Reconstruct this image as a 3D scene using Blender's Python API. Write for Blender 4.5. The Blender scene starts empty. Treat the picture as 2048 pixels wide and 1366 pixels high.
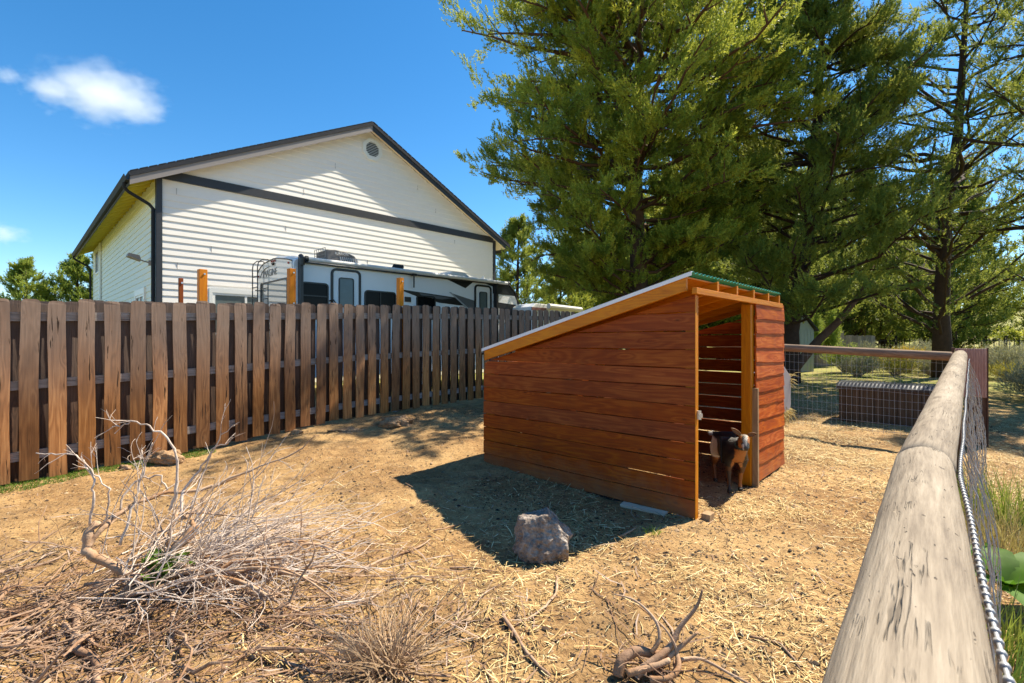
import bpy, math, random
import numpy as np
from mathutils import Vector, Matrix
R = math.radians
scene = bpy.context.scene
col = scene.collection
rng = np.random.default_rng(7)
random.seed(7)

# ------------------------------------------------------------------ camera
cam_d = bpy.data.cameras.new('camera')
cam = bpy.data.objects.new('camera', cam_d)
col.objects.link(cam)
cam.location = (0, 0, 1.42)
cam.rotation_euler = (R(90), 0, 0)
cam_d.sensor_width = 36
cam_d.lens = 36 * 986 / 2048
cam_d.clip_start = 0.02
cam_d.clip_end = 6000
cam_d.dof.use_dof = True
cam_d.dof.focus_distance = 5.0
cam_d.dof.aperture_fstop = 9.0
scene.camera = cam

# ------------------------------------------------------------------ light
SUN_AZ, SUN_EL = 31.0, 52.0            # azimuth measured from +X towards +Y
sdir = Vector((math.cos(R(SUN_EL)) * math.cos(R(SUN_AZ)), math.cos(R(SUN_EL)) * math.sin(R(SUN_AZ)), math.sin(R(SUN_EL))))
world = bpy.data.worlds.new('World')
scene.world = world
world.use_nodes = True
wn = world.node_tree.nodes
wl = world.node_tree.links
wn.clear()
wo = wn.new('ShaderNodeOutputWorld')
bg = wn.new('ShaderNodeBackground')
sky = wn.new('ShaderNodeTexSky')
sky.sky_type = 'NISHITA'
sky.sun_disc = False
sky.sun_elevation = R(SUN_EL)
sky.sun_rotation = R(90 - SUN_AZ)
sky.altitude = 1500
sky.air_density = 1.0
sky.dust_density = 0.4
sky.ozone_density = 1.6
hs = wn.new('ShaderNodeHueSaturation')
hs.inputs['Saturation'].default_value = 1.34
hs.inputs['Hue'].default_value = 0.495
bg.inputs['Strength'].default_value = 0.102
wl.new(sky.outputs[0], hs.inputs['Color'])
wl.new(hs.outputs[0], bg.inputs[0])
wl.new(bg.outputs[0], wo.inputs[0])
sun_d = bpy.data.lights.new('sun', 'SUN')
sun_d.energy = 5.0
sun_d.angle = R(0.5)
sun_d.color = (1.0, 0.90, 0.72)
sun = bpy.data.objects.new('sun', sun_d)
col.objects.link(sun)
sun.location = (20, 12, 30)
sun.rotation_euler = (-sdir).to_track_quat('-Z', 'Y').to_euler()
scene.view_settings.view_transform = 'Standard'
scene.view_settings.look = 'None'
scene.view_settings.gamma = 1
scene.view_settings.exposure = 1.16
scene.view_settings.use_curve_mapping = False
scene.cycles.max_bounces = 8
scene.cycles.transparent_max_bounces = 16
scene.cycles.volume_bounces = 4
scene.cycles.use_denoising = True

# ------------------------------------------------------------------ helpers
def tag(o, label=None, cat=None, group=None, kind=None):
    if label: o['label'] = label
    if cat: o['category'] = cat
    if group: o['group'] = group
    if kind: o['kind'] = kind
    return o

def empty(name, loc=(0, 0, 0), rz=0.0, label=None, cat=None, group=None):
    o = bpy.data.objects.new(name, None)
    col.objects.link(o)
    o.location = loc
    o.rotation_euler = (0, 0, rz)
    o.empty_display_size = 0.2
    return tag(o, label, cat, group)

def link_mesh(name, me, parent=None, loc=None, rot=None):
    o = bpy.data.objects.new(name, me)
    col.objects.link(o)
    if parent: o.parent = parent
    if loc is not None: o.location = loc
    if rot is not None: o.rotation_euler = rot
    return o

class MB:
    def __init__(s): s.v = []; s.f = []
    def add(s, vs, fs):
        b = len(s.v)
        s.v += [tuple(v) for v in vs]
        s.f += [tuple(i + b for i in f) for f in fs]
        return s
    def box(s, a, b):
        x0, y0, z0 = a; x1, y1, z1 = b
        return s.add([(x0,y0,z0),(x1,y0,z0),(x1,y1,z0),(x0,y1,z0),(x0,y0,z1),(x1,y0,z1),(x1,y1,z1),(x0,y1,z1)],
              [(0,3,2,1),(4,5,6,7),(0,1,5,4),(1,2,6,5),(2,3,7,6),(3,0,4,7)])
    def prism(s, poly, axis, a, b):
        # poly: list of 2D pts; axis 'x','y','z' extrusion from a to b
        n = len(poly); vs = []
        for t in (a, b):
            for (p, q) in poly:
                vs.append({'x': (t, p, q), 'y': (p, t, q), 'z': (p, q, t)}[axis])
        fs = [tuple(range(n))[::-1], tuple(range(n, 2 * n))]
        for i in range(n):
            j = (i + 1) % n
            fs.append((i, j, n + j, n + i))
        return s.add(vs, fs)
    def tube(s, pts, rad, n=6, cap=True):
        pts = [Vector(p) for p in pts]
        m = len(pts)
        if not hasattr(rad, '__len__'): rad = [rad] * m
        b = len(s.v)
        up = Vector((0.13, 0.21, 1)).normalized()
        prev = None
        for i, p in enumerate(pts):
            t = (pts[min(i + 1, m - 1)] - pts[max(i - 1, 0)])
            if t.length < 1e-9: t = Vector((0, 0, 1))
            t.normalize()
            if prev is None:
                a = t.cross(up)
                if a.length < 1e-3: a = t.cross(Vector((1, 0, 0)))
            else:
                a = prev - t * prev.dot(t)
            a.normalize(); prev = a
            c = t.cross(a)
            for k in range(n):
                an = 2 * math.pi * k / n
                s.v.append(tuple(p + (a * math.cos(an) + c * math.sin(an)) * rad[i]))
        for i in range(m - 1):
            for k in range(n):
                k2 = (k + 1) % n
                s.f.append((b + i * n + k, b + i * n + k2, b + (i + 1) * n + k2, b + (i + 1) * n + k))
        if cap:
            s.f.append(tuple(b + k for k in range(n))[::-1])
            s.f.append(tuple(b + (m - 1) * n + k for k in range(n)))
        return s
    def mesh(s, name, mat=None, smooth=False, fix=True):
        me = bpy.data.meshes.new(name)
        me.from_pydata(s.v, [], s.f)
        if fix and len(s.f) < 4000:
            import bmesh
            bm = bmesh.new(); bm.from_mesh(me)
            bmesh.ops.recalc_face_normals(bm, faces=bm.faces)
            bm.to_mesh(me); bm.free()
        if mat: me.materials.append(mat)
        if smooth: me.polygons.foreach_set('use_smooth', [True] * len(me.polygons))
        me.update()
        return me
    def build(s, name, mat=None, parent=None, loc=None, rot=None, smooth=False, bevel=0):
        o = link_mesh(name, s.mesh(name, mat, smooth), parent, loc, rot)
        if bevel:
            m = o.modifiers.new('bevel', 'BEVEL'); m.width = bevel; m.segments = 2; m.limit_method = 'ANGLE'
        return o

def np_mesh(name, V, F, mat, tint=None, smooth=False):
    me = bpy.data.meshes.new(name)
    V = np.ascontiguousarray(V, np.float32); F = np.ascontiguousarray(F, np.int32)
    k = F.shape[1]
    me.vertices.add(len(V)); me.vertices.foreach_set('co', V.ravel())
    me.loops.add(F.size); me.loops.foreach_set('vertex_index', F.ravel())
    me.polygons.add(len(F))
    me.polygons.foreach_set('loop_start', np.arange(0, F.size, k, dtype=np.int32))
    me.polygons.foreach_set('loop_total', np.full(len(F), k, np.int32))
    me.materials.append(mat)
    if tint is not None:
        a = me.attributes.new('tint', 'FLOAT', 'POINT')
        a.data.foreach_set('value', np.ascontiguousarray(tint, np.float32))
    me.update(calc_edges=True)
    if smooth: me.polygons.foreach_set('use_smooth', np.ones(len(F), bool))
    return me

_T = {}
def vnoise(x, y, seed=0):
    if seed not in _T: _T[seed] = np.random.default_rng(1000 + seed).random((256, 256))
    T = _T[seed]
    x = np.asarray(x, float); y = np.asarray(y, float)
    xi = np.floor(x).astype(int); yi = np.floor(y).astype(int)
    fx = x - xi; fy = y - yi
    fx = fx * fx * (3 - 2 * fx); fy = fy * fy * (3 - 2 * fy)
    g = lambda a, b: T[a & 255, b & 255]
    return (g(xi, yi) * (1 - fx) + g(xi + 1, yi) * fx) * (1 - fy) + (g(xi, yi + 1) * (1 - fx) + g(xi + 1, yi + 1) * fx) * fy

def sstep(a, b, x):
    t = np.clip((np.asarray(x, float) - a) / (b - a), 0, 1)
    return t * t * (3 - 2 * t)

def G(x, y):
    """ground height"""
    x = np.asarray(x, float); y = np.asarray(y, float)
    d = np.hypot(x, y)
    z = 0.27 * np.exp(-((x + 1.7) ** 2 + (y - 8.6) ** 2) / (2 * 2.0 ** 2))
    z = z + 0.25 * sstep(9, 20, d) * sstep(-3, 6, x) + 0.011 * np.clip(d - 20, 0, 60) + 0.062 * np.clip(d - 80, 0, 400) * sstep(5, 60, x)
    near = 1 - sstep(8, 14, d)
    z = z + near * (0.05 * (vnoise(x * 1.1, y * 1.1, 1) - .5) + 0.030 * (vnoise(x * 3.5, y * 3.5, 2) - .5)
                    + 0.022 * (vnoise(x * 9, y * 9, 3) - .5) + 0.018 * (vnoise(x * 19, y * 21, 4) - .5))
    z = z + (1 - near) * 0.12 * (vnoise(x * .4, y * .4, 5) - .5)
    return z

def g1(x, y): return float(G(x, y))

# ------------------------------------------------------------------ node materials
class NT:
    def __init__(s, name):
        s.m = bpy.data.materials.new(name); s.m.use_nodes = True
        s.t = s.m.node_tree; s.t.nodes.clear()
        s.out = s.t.nodes.new('ShaderNodeOutputMaterial')
    def n(s, ty, **kw):
        nd = s.t.nodes.new(ty)
        for k, v in kw.items():
            if k.startswith('i_'):
                key = k[2:]
                key = int(key) if key.isdigit() else key.replace('_', ' ')
                nd.inputs[key].default_value = v
            else: setattr(nd, k, v)
        return nd
    def l(s, a, b): s.t.links.new(a, b)
    def noise(s, vec, scale, detail=4, rough=.55, dist=0):
        nd = s.n('ShaderNodeTexNoise'); nd.inputs['Scale'].default_value = scale
        nd.inputs['Detail'].default_value = detail; nd.inputs['Roughness'].default_value = rough
        nd.inputs['Distortion'].default_value = dist
        if vec is not None: s.l(vec, nd.inputs['Vector'])
        return nd.outputs['Fac']
    def ramp(s, fac, stops):
        r = s.n('ShaderNodeValToRGB')
        e = r.color_ramp.elements
        while len(e) < len(stops): e.new(0.5)
        for i, (p, c) in enumerate(stops):
            e[i].position = p; e[i].color = (*c, 1) if len(c) == 3 else c
        s.l(fac, r.inputs[0]); return r.outputs[0]
    def mix(s, fac, a, b, mode='MIX'):
        m = s.n('ShaderNodeMix', data_type='RGBA', blend_type=mode)
        for sock, val in ((m.inputs[0], fac), (m.inputs[6], a), (m.inputs[7], b)):
            if isinstance(val, (int, float)): sock.default_value = val
            elif isinstance(val, tuple): sock.default_value = (*val, 1)
            else: s.l(val, sock)
        return m.outputs[2]
    def math(s, op, a, b=0.0, c=None, clamp=False):
        m = s.n('ShaderNodeMath', operation=op, use_clamp=clamp)
        for i, val in enumerate((a, b, c)):
            if val is None: continue
            if isinstance(val, (int, float)): m.inputs[i].default_value = val
            else: s.l(val, m.inputs[i])
        return m.outputs[0]
    def mapping(s, vec, scale=(1,1,1), loc=(0,0,0)):
        m = s.n('ShaderNodeMapping'); m.inputs['Scale'].default_value = scale; m.inputs['Location'].default_value = loc
        s.l(vec, m.inputs[0]); return m.outputs[0]
    def bsdf(s, color, rough=.6, spec=.5, metal=0, height=None, bstr=.5, bdist=.01, **kw):
        b = s.n('ShaderNodeBsdfPrincipled')
        def put(k, v):
            if isinstance(v, (int, float)): b.inputs[k].default_value = v
            elif isinstance(v, tuple): b.inputs[k].default_value = (*v, 1)
            else: s.l(v, b.inputs[k])
        put('Base Color', color); put('Roughness', rough); put('Specular IOR Level', spec); put('Metallic', metal)
        for k, v in kw.items(): put(k.replace('_', ' '), v)
        if height is not None:
            bp = s.n('ShaderNodeBump'); bp.inputs['Strength'].default_value = bstr; bp.inputs['Distance'].default_value = bdist
            s.l(height, bp.inputs['Height']); s.l(bp.outputs[0], b.inputs['Normal'])
        s.l(b.outputs[0], s.out.inputs[0]); return b
    def coords(s, rand=True, amount=19.0):
        tc = s.n('ShaderNodeTexCoord').outputs['Object']
        if not rand: return tc
        oi = s.n('ShaderNodeObjectInfo').outputs['Random']
        cx = s.n('ShaderNodeCombineXYZ')
        s.l(s.math('MULTIPLY', oi, amount), cx.inputs[0]); s.l(s.math('MULTIPLY', oi, amount * 1.7), cx.inputs[1]); s.l(s.math('MULTIPLY', oi, amount * .77), cx.inputs[2])
        va = s.n('ShaderNodeVectorMath', operation='ADD')
        s.l(tc, va.inputs[0]); s.l(cx.outputs[0], va.inputs[1]); return va.outputs[0]

def wood(name, axis, dark, mid, light, rough=.7, knots=True, weather=None, dirt=0.0, vary=.35, grain=1.0, cracks=0.0, spec=.3, bstr=.35):
    t = NT(name); v = t.coords()
    ax = 'XYZ'.index(axis)
    def sc(al, ac): s = [ac] * 3; s[ax] = al; return tuple(s)
    # knots warp the grain
    kv = t.mapping(v, sc(2.6, 9.0))
    vo = t.n('ShaderNodeTexVoronoi'); t.l(kv, vo.inputs['Vector']); vo.inputs['Scale'].default_value = 1
    kd = vo.outputs['Distance']
    n1 = t.noise(t.mapping(v, sc(.8 * grain, 7 * grain)), 1, 2, .5, .3)
    warp = t.math('MULTIPLY', t.math('SUBTRACT', .34, kd, clamp=True), 2.0 if knots else 0.0)
    ph = t.math('ADD', t.math('MULTIPLY', n1, 60.0), t.math('MULTIPLY', warp, 14.0))
    s1 = t.math('MULTIPLY_ADD', t.math('SINE', ph), .5, .5)
    fine = t.noise(t.mapping(v, sc(2.2, 75)), 1, 4, .7)
    blot = t.noise(t.mapping(v, sc(1.3, 4)), 1, 3, .6)
    f = t.math('ADD', t.math('MULTIPLY', s1, .15), t.math('ADD', t.math('MULTIPLY', fine, .60), t.math('MULTIPLY', blot, .42)))
    c = t.ramp(f, [(.25, dark), (.55, mid), (.85, light)])
    if knots:
        kf = t.ramp(kd, [(.02, (1,1,1)), (.09, (0,0,0))])
        c = t.mix(t.math('MULTIPLY', kf, .75), c, tuple(x * .35 for x in dark))
    oi = t.n('ShaderNodeObjectInfo').outputs['Random']
    vr = t.math('MULTIPLY_ADD', t.math('FRACT', t.math('MULTIPLY', oi, 7.13)), vary, 1 - vary / 2)
    hsn = t.n('ShaderNodeHueSaturation'); t.l(c, hsn.inputs['Color']); t.l(vr, hsn.inputs['Value'])
    t.l(t.math('MULTIPLY_ADD', t.math('FRACT', t.math('MULTIPLY', oi, 13.7)), .08, 1.02), hsn.inputs['Saturation'])
    c = hsn.outputs[0]
    if weather:   # (grey colour, z range) silvering of the exposed upper part
        tc = t.n('ShaderNodeTexCoord').outputs['Object']
        sp = t.n('ShaderNodeSeparateXYZ'); t.l(tc, sp.inputs[0])
        mr = t.n('ShaderNodeMapRange', interpolation_type='SMOOTHSTEP'); t.l(sp.outputs[2], mr.inputs[0])
        mr.inputs[1].default_value = weather[1]; mr.inputs[2].default_value = weather[2]
        wf = t.math('MULTIPLY', mr.outputs[0], t.math('MULTIPLY_ADD', blot, .9, .45), clamp=True)
        c = t.mix(t.math('MULTIPLY', wf, weather[3], clamp=True), c, t.mix(f, tuple(x * .55 for x in weather[0]), tuple(x * 1.25 for x in weather[0])))
    if dirt:      # dusty splash near the foot of the boards
        tc = t.n('ShaderNodeTexCoord').outputs['Object']
        sp = t.n('ShaderNodeSeparateXYZ'); t.l(tc, sp.inputs[0])
        dn = t.noise(tc, 7, 5, .7)
        e = t.math('SUBTRACT', t.math('MULTIPLY', dn, .62), sp.outputs[2])
        dm = t.math('MULTIPLY', t.math('MULTIPLY', e, 3.2, clamp=True), dirt)
        st = t.ramp(t.noise(t.mapping(tc, (3, 3, 1.2)), 1, 4, .65), [(.52, (0,0,0)), (.72, (1,1,1))])
        c = t.mix(dm, c, (.24, .15, .085))
        c = t.mix(t.math('MULTIPLY', st, .28), c, tuple(x * .45 for x in mid))
    h = t.math('ADD', t.math('MULTIPLY', fine, .7), t.math('MULTIPLY', s1, .3))
    if cracks:
        cn = t.noise(t.mapping(v, sc(2.2, 38)), 1, 3, .6, .6)
        cr = t.ramp(cn, [(.0, (1,1,1)), (.335, (1,1,1)), (.37, (0,0,0))])
        c = t.mix(t.math('MULTIPLY', cr, cracks), c, tuple(x * .25 for x in dark))
        h = t.math('SUBTRACT', h, t.math('MULTIPLY', cr, 1.5))
    t.bsdf(c, rough, spec, height=h, bstr=bstr, bdist=.004)
    return t.m

def plain(name, color, rough=.5, spec=.5, metal=0, vary=.12, nscale=6, bump=0.0, coat=0, bscale=40):
    t = NT(name); v = t.coords()
    n = t.noise(v, nscale, 4, .6)
    c = t.mix(n, tuple(x * (1 - vary) for x in color), tuple(min(1, x * (1 + vary)) for x in color))
    kw = {}
    if bump: kw = dict(height=t.noise(v, bscale, 4, .7), bstr=bump, bdist=.01)
    b = t.bsdf(c, rough, spec, metal, **kw)
    b.inputs['Coat Weight'].default_value = coat
    return t.m

def leafmat(name, dark, mid, light, trans=.35, rough=.55):
    t = NT(name)
    a = t.n('ShaderNodeAttribute', attribute_name='tint').outputs['Fac']
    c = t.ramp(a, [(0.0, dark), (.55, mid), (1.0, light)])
    b = t.n('ShaderNodeBsdfPrincipled'); t.l(c, b.inputs['Base Color'])
    b.inputs['Roughness'].default_value = rough; b.inputs['Specular IOR Level'].default_value = .25
    tr = t.n('ShaderNodeBsdfTranslucent'); t.l(t.mix(.35, c, (.6, .55, .1), 'MIX'), tr.inputs[0])
    mx = t.n('ShaderNodeMixShader'); mx.inputs[0].default_value = trans
    t.l(b.outputs[0], mx.inputs[1]); t.l(tr.outputs[0], mx.inputs[2]); t.l(mx.outputs[0], t.out.inputs[0])
    return t.m

def tintmat(name, stops, rough=.7, spec=.3, bump=False):
    t = NT(name)
    a = t.n('ShaderNodeAttribute', attribute_name='tint').outputs['Fac']
    t.bsdf(t.ramp(a, stops), rough, spec)
    return t.m

M = {}
M['fence'] = wood('weathered_cedar', 'Z', (.075,.034,.014), (.26,.115,.045), (.46,.235,.10), .8, weather=((.235,.165,.125), .45, 1.7, 1.15), vary=.85, cracks=.9)
M['fence_back'] = wood('weathered_shaded_cedar_back', 'Z', (.022,.012,.008), (.055,.030,.018), (.13,.07,.04), .85, weather=((.13,.10,.088), .1, 1.5, .8), vary=.5, cracks=.4)  # same cedar, much darker: shade behind the front boards painted into the colour
M['rail_grey'] = wood('grey_rail_timber', 'X', (.12,.10,.09), (.22,.19,.17), (.34,.31,.29), .85, knots=False, vary=.2, cracks=.6)
M['post_orange'] = wood('orange_stained_post', 'Z', (.36,.10,.006), (.55,.18,.012), (.64,.25,.025), .6, knots=False, vary=.2)
M['post_red'] = wood('red_stained_post', 'Z', (.12,.03,.01), (.2,.05,.015), (.27,.08,.02), .6, knots=False, vary=.2)
redc = ((.13,.024,.007), (.235,.052,.014), (.38,.115,.03))
M['red_y'] = wood('red_stained_plank_lengthwise', 'Y', *redc, rough=.6, vary=.26, spec=.2, dirt=.4)
M['red_x'] = wood('red_stained_plank_crosswise', 'X', (.16,.028,.007), (.36,.075,.018), (.58,.19,.055), rough=.6, vary=.34, spec=.2, dirt=.4)  # lighter than the lengthwise red: sunlight on the front put into the colour
orac = ((.34,.10,.010), (.54,.19,.022), (.66,.28,.05))
M['or_y'] = wood('amber_stained_timber_lengthwise', 'Y', *orac, rough=.5, vary=.12)
M['or_x'] = wood('amber_stained_timber_crosswise', 'X', *orac, rough=.5, vary=.12)
M['or_z'] = wood('amber_stained_timber_upright', 'Z', *orac, rough=.5, vary=.12)
M['grey_z'] = wood('bare_grey_stud', 'Z', (.18,.11,.06), (.32,.21,.12), (.42,.30,.18), .8, vary=.1)
M['pale_x'] = wood('sunlit_strip_pale', 'Y', (.35,.27,.18), (.5,.4,.3), (.6,.5,.4), .8, knots=False)  # for the added strip under the shed, sunlit tone painted in
M['rail2'] = wood('weathered_brown_rail', 'X', (.10,.062,.042), (.20,.13,.09), (.32,.22,.15), .8, vary=.1, cracks=.5)
M['dpost'] = wood('dark_brown_post', 'Z', (.045,.022,.014), (.085,.045,.03), (.14,.08,.055), .75, vary=.15, cracks=.3)
M['pinkpost'] = wood('faded_pink_sleeve', 'Z', (.24,.13,.11), (.36,.21,.18), (.46,.3,.26), .7, knots=False, vary=.1, grain=2.5)
M['bark'] = plain('juniper_bark', (.11,.065,.042), .9, .2, vary=.5, nscale=9, bump=1.0, bscale=22)
M['barkd'] = plain('dark_bark', (.055,.036,.026), .9, .2, vary=.5, nscale=9, bump=1.0, bscale=22)
M['white'] = plain('white_siding_paint', (.83,.79,.74), .55, .4, vary=.04, nscale=3, bump=.12, bscale=60)
M['whiteside'] = plain('pale_siding_paint', (.74,.76,.68), .55, .4, vary=.04, nscale=3, bump=.12, bscale=60)
M['trimgrey'] = plain('light_grey_trim', (.27,.24,.23), .6, .4, vary=.06)
M['navy'] = plain('charcoal_trim_paint', (.035,.038,.046), .5, .4, vary=.2, nscale=9, bump=.2)
M['shingle'] = plain('dark_shingle', (.03,.033,.042), .85, .3, vary=.35, nscale=20, bump=.8)
M['soffit'] = plain('soffit_bounce_yellow', (.62,.58,.10), .7, .3, vary=.15)  # pale soffit with the yellow of bounced light put into its colour
M['cream'] = plain('cream_soffit_paint', (.72,.62,.46), .7, .3, vary=.05)
M['winframe'] = plain('white_vinyl_frame', (.78,.78,.75), .4, .5, vary=.03)
M['glassdark'] = plain('dark_window_glass', (.004,.004,.005), .2, .12, vary=.2)
M['mirror'] = plain('reflective_rear_glass', (.42,.45,.46), .04, .8, metal=.75, vary=.03)
M['glassgrey'] = plain('blind_backed_glass', (.12,.15,.15), .12, .4, vary=.2)
M['gutter'] = plain('charcoal_gutter_metal', (.022,.025,.028), .7, .2, vary=.1)
M['rvwhite'] = plain('white_fibreglass', (.80,.81,.82), .3, .5, vary=.03, coat=.3)
M['rvrear'] = plain('glossy_rear_cap', (.74,.75,.73), .12, .7, vary=.03, coat=1.0)
M['rvblack'] = plain('black_plastic', (.012,.012,.014), .35, .5, vary=.2)
M['rvgrey'] = plain('grey_graphic_film', (.12,.125,.13), .3, .5, vary=.1)
M['rvlight'] = plain('silver_graphic_film', (.38,.39,.40), .3, .5, vary=.1)
M['acgrey'] = plain('grey_plastic_shroud', (.12,.11,.105), .55, .4, vary=.15, bump=.2)
M['maroon'] = plain('faded_maroon_stripe', (.22,.10,.09), .5)
M['redlens'] = plain('red_marker_lens', (.35,.03,.02), .2, .6)
M['awning'] = plain('white_awning_vinyl', (.62,.62,.60), .4, .4, vary=.06)
M['teal'] = plain('teal_corrugated_plastic', (.03,.32,.26), .35, .5, vary=.12)
M['clearedge'] = plain('white_drip_edge', (.72,.76,.80), .35, .5, vary=.05)
M['galv'] = plain('galvanised_wire', (.36,.37,.39), .5, .5, metal=.4, vary=.15)
M['meshwire'] = plain('grey_welded_wire', (.36,.38,.42), .45, .5, metal=.4, vary=.15)
M['feeder'] = plain('grey_plastic_feeder', (.27,.25,.27), .5, .4, vary=.06)
M['lidplastic'] = plain('dark_ribbed_lid', (.018,.022,.035), .3, .55, vary=.2)
M['boxbrown'] = wood('brown_box_panel', 'Z', (.05,.03,.017), (.085,.052,.03), (.12,.077,.045), .7, knots=False, vary=.2)
M['shedpaint'] = plain('pale_green_shed_paint', (.30,.36,.35), .7, .3, vary=.08)
M['farfence'] = wood('old_grey_fence_board', 'Z', (.10,.075,.055), (.21,.165,.12), (.34,.28,.2), .9, knots=False, vary=.6)
M['iron'] = plain('dark_iron', (.03,.022,.02), .6, .4, vary=.2)
M['hoof'] = plain('dark_horn', (.02,.018,.016), .5, .4, vary=.2)
M['eye'] = plain('amber_eye', (.10,.055,.01), .1, .8)
M['blacktar'] = plain('black_rubber', (.012,.012,.013), .6, .4, vary=.3)
M['concrete'] = plain('pale_concrete', (.42,.40,.36), .9, .3, vary=.2, nscale=14, bump=.5)
M['steel'] = plain('bright_steel', (.6,.6,.6), .35, .5, metal=.8)
# ------------------------------------------------------------------ ground
def ground_mat():
    t = NT('dry_dirt'); tc = t.n('ShaderNodeTexCoord').outputs['Object']
    sp = t.n('ShaderNodeSeparateXYZ'); t.l(tc, sp.inputs[0])
    n1 = t.noise(tc, .9, 5, .6); n2 = t.noise(tc, 9, 6, .7); n3 = t.noise(tc, 60, 4, .75)
    n4 = t.noise(tc, 3.1, 4, .6, .5)
    f = t.math('ADD', t.math('MULTIPLY', n2, .5), t.math('MULTIPLY', n3, .5))
    dirt = t.ramp(f, [(.30, (.09,.045,.02)), (.5, (.30,.175,.075)), (.70, (.48,.31,.14))])
    dusty = t.ramp(f, [(.3, (.20,.115,.05)), (.52, (.44,.28,.125)), (.72, (.55,.38,.19))])
    c = t.mix(t.ramp(n1, [(.42, (0,0,0)), (.6, (1,1,1))]), dirt, dusty)
    dk = t.ramp(n4, [(.33, (1,1,1)), (.47, (0,0,0))])
    c = t.mix(t.math('MULTIPLY', dk, .45), c, (.12,.075,.042))
    # beyond the paddock: sage and dry grass cover
    ln = t.n('ShaderNodeVectorMath', operation='LENGTH'); t.l(tc, ln.inputs[0])
    far = t.ramp(t.math('DIVIDE', ln.outputs['Value'], 60.0), [(.20, (0,0,0)), (.30, (1,1,1))])
    g = t.ramp(t.noise(tc, 1.3, 6, .7), [(.35, (.30,.22,.11)), (.5, (.26,.25,.07)), (.66, (.19,.22,.045))])
    c = t.mix(far, c, g)
    h = t.math('ADD', t.math('MULTIPLY', n2, .6), t.math('MULTIPLY', n3, .5))
    t.bsdf(c, .95, .15, height=h, bstr=.9, bdist=.03)
    return t.m
def spaced(lo, hi, st, far):
    a = list(np.arange(lo, hi + 1e-6, st)); s = st; x = hi
    while x < far: s *= 1.22; x += s; a.append(x)
    s = st; x = lo
    while x > -far: s *= 1.22; x -= s; a.insert(0, x)
    return np.array(a)
xs = spaced(-7.5, 7.5, .055, 3500); ys = spaced(.6, 10.0, .055, 3500)
X, Y = np.meshgrid(xs, ys)
V = np.stack([X.ravel(), Y.ravel(), G(X.ravel(), Y.ravel())], 1)
V[:, 2] -= 2.5 * (1 - sstep(-400, -2, V[:, 1])) 
nx, ny = len(xs), len(ys)
i = np.arange(nx - 1)[None, :] + nx * np.arange(ny - 1)[:, None]
F = np.stack([i, i + 1, i + 1 + nx, i + nx], -1).reshape(-1, 4)
GROUND = link_mesh('ground', np_mesh('ground', V, F, ground_mat(), smooth=True))
tag(GROUND, 'dry brown dirt of the paddock running out to scrub', None, None, 'structure')

# ------------------------------------------------------------------ wooden privacy fence
FD = Vector((.659, .752, 0)); FN = Vector((-.752, .659, 0))
fence = empty('board_fence', (-5.01, 4.71, 0), math.atan2(.752, .659), 'tall weathered brown shadowbox fence along the left of the paddock', 'fence')
P = .2175
def ftop(n): return float(np.interp(n, [-6, .4, 24.6, 44, 60], [1.80, 1.836, 2.066, 2.154, 2.17]))
def fbot(n):
    p = Vector((-5.01, 4.71, 0)) + FD * n * P
    return float(np.interp(n, [-6, 0, 9, 17, 26, 31, 48], [-.02, .03, .125, .245, .30, .31, .33]))
def board_mesh(name, w, h, th, seed, mat):
    r = random.Random(seed); N = 9
    L = []; Rr = []
    bow = r.uniform(-.008, .008); ph = r.uniform(0, 6)
    for k in range(N):
        z = h * k / (N - 1)
        wob = .0035 * math.sin(z * 5 + ph) + bow * math.sin(math.pi * k / (N - 1))
        L.append((wob + r.uniform(-.0012, .0012), z)); Rr.append((w + wob + r.uniform(-.0012, .0012), z))
    c = w * .24
    L[-1] = (L[-1][0], h - c * 1.05); Rr[-1] = (Rr[-1][0], h - c * 1.05)
    top = [(Rr[-1][0] - c * .30, h - c * .28), (Rr[-1][0] - c, h), (L[-1][0] + c, h), (L[-1][0] + c * .30, h - c * .28)]
    poly = L[::-1][0:0]
    m = MB()
    # strip of quads front/back with wobbling depth (cup)
    n = N
    fr = []
    for s, yy in ((0, 0.0), (1, th)):
        for k in range(n):
            tw = .004 * math.sin(k * .8 + ph)
            fr.append((L[k][0], yy + tw, L[k][1])); fr.append((Rr[k][0], yy - tw, Rr[k][1]))
    fs = []
    for s in (0, 1):
        b = s * 2 * n
        for k in range(n - 1):
            q = (b + 2 * k, b + 2 * k + 1, b + 2 * k + 3, b + 2 * k + 2)
            fs.append(q if s == 0 else q[::-1])
    for k in range(n - 1):
        fs.append((2 * k + 2, 2 * n + 2 * k + 2, 2 * n + 2 * k, 2 * k))
        fs.append((2 * k + 1, 2 * n + 2 * k + 1, 2 * n + 2 * k + 3, 2 * k + 3))
    fs.append((1, 0, 2 * n, 2 * n + 1))
    b0 = len(fr)
    for yy in (0, th):
        for (x, z) in top: fr.append((x, yy, z))
    lt, rt, lb_, rb_ = 2 * n - 2, 2 * n - 1, 4 * n - 2, 4 * n - 1
    fs.append((lt, rt, b0, b0 + 1, b0 + 2, b0 + 3)); fs.append((lb_, b0 + 7, b0 + 6, b0 + 5, b0 + 4, rb_))
    fs += [(rt, rb_, b0 + 4, b0), (b0, b0 + 4, b0 + 5, b0 + 1), (b0 + 1, b0 + 5, b0 + 6, b0 + 2), (b0 + 2, b0 + 6, b0 + 7, b0 + 3), (b0 + 3, b0 + 7, lb_, lt)]
    m.add(fr, fs)
    return m.mesh(name, mat)
variants = [board_mesh('board', random.uniform(.138, .150), 1.80, .018, 50 + k, M['fence']) for k in range(12)]
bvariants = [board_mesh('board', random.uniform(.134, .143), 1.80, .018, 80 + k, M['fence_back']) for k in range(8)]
NB = 46
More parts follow.
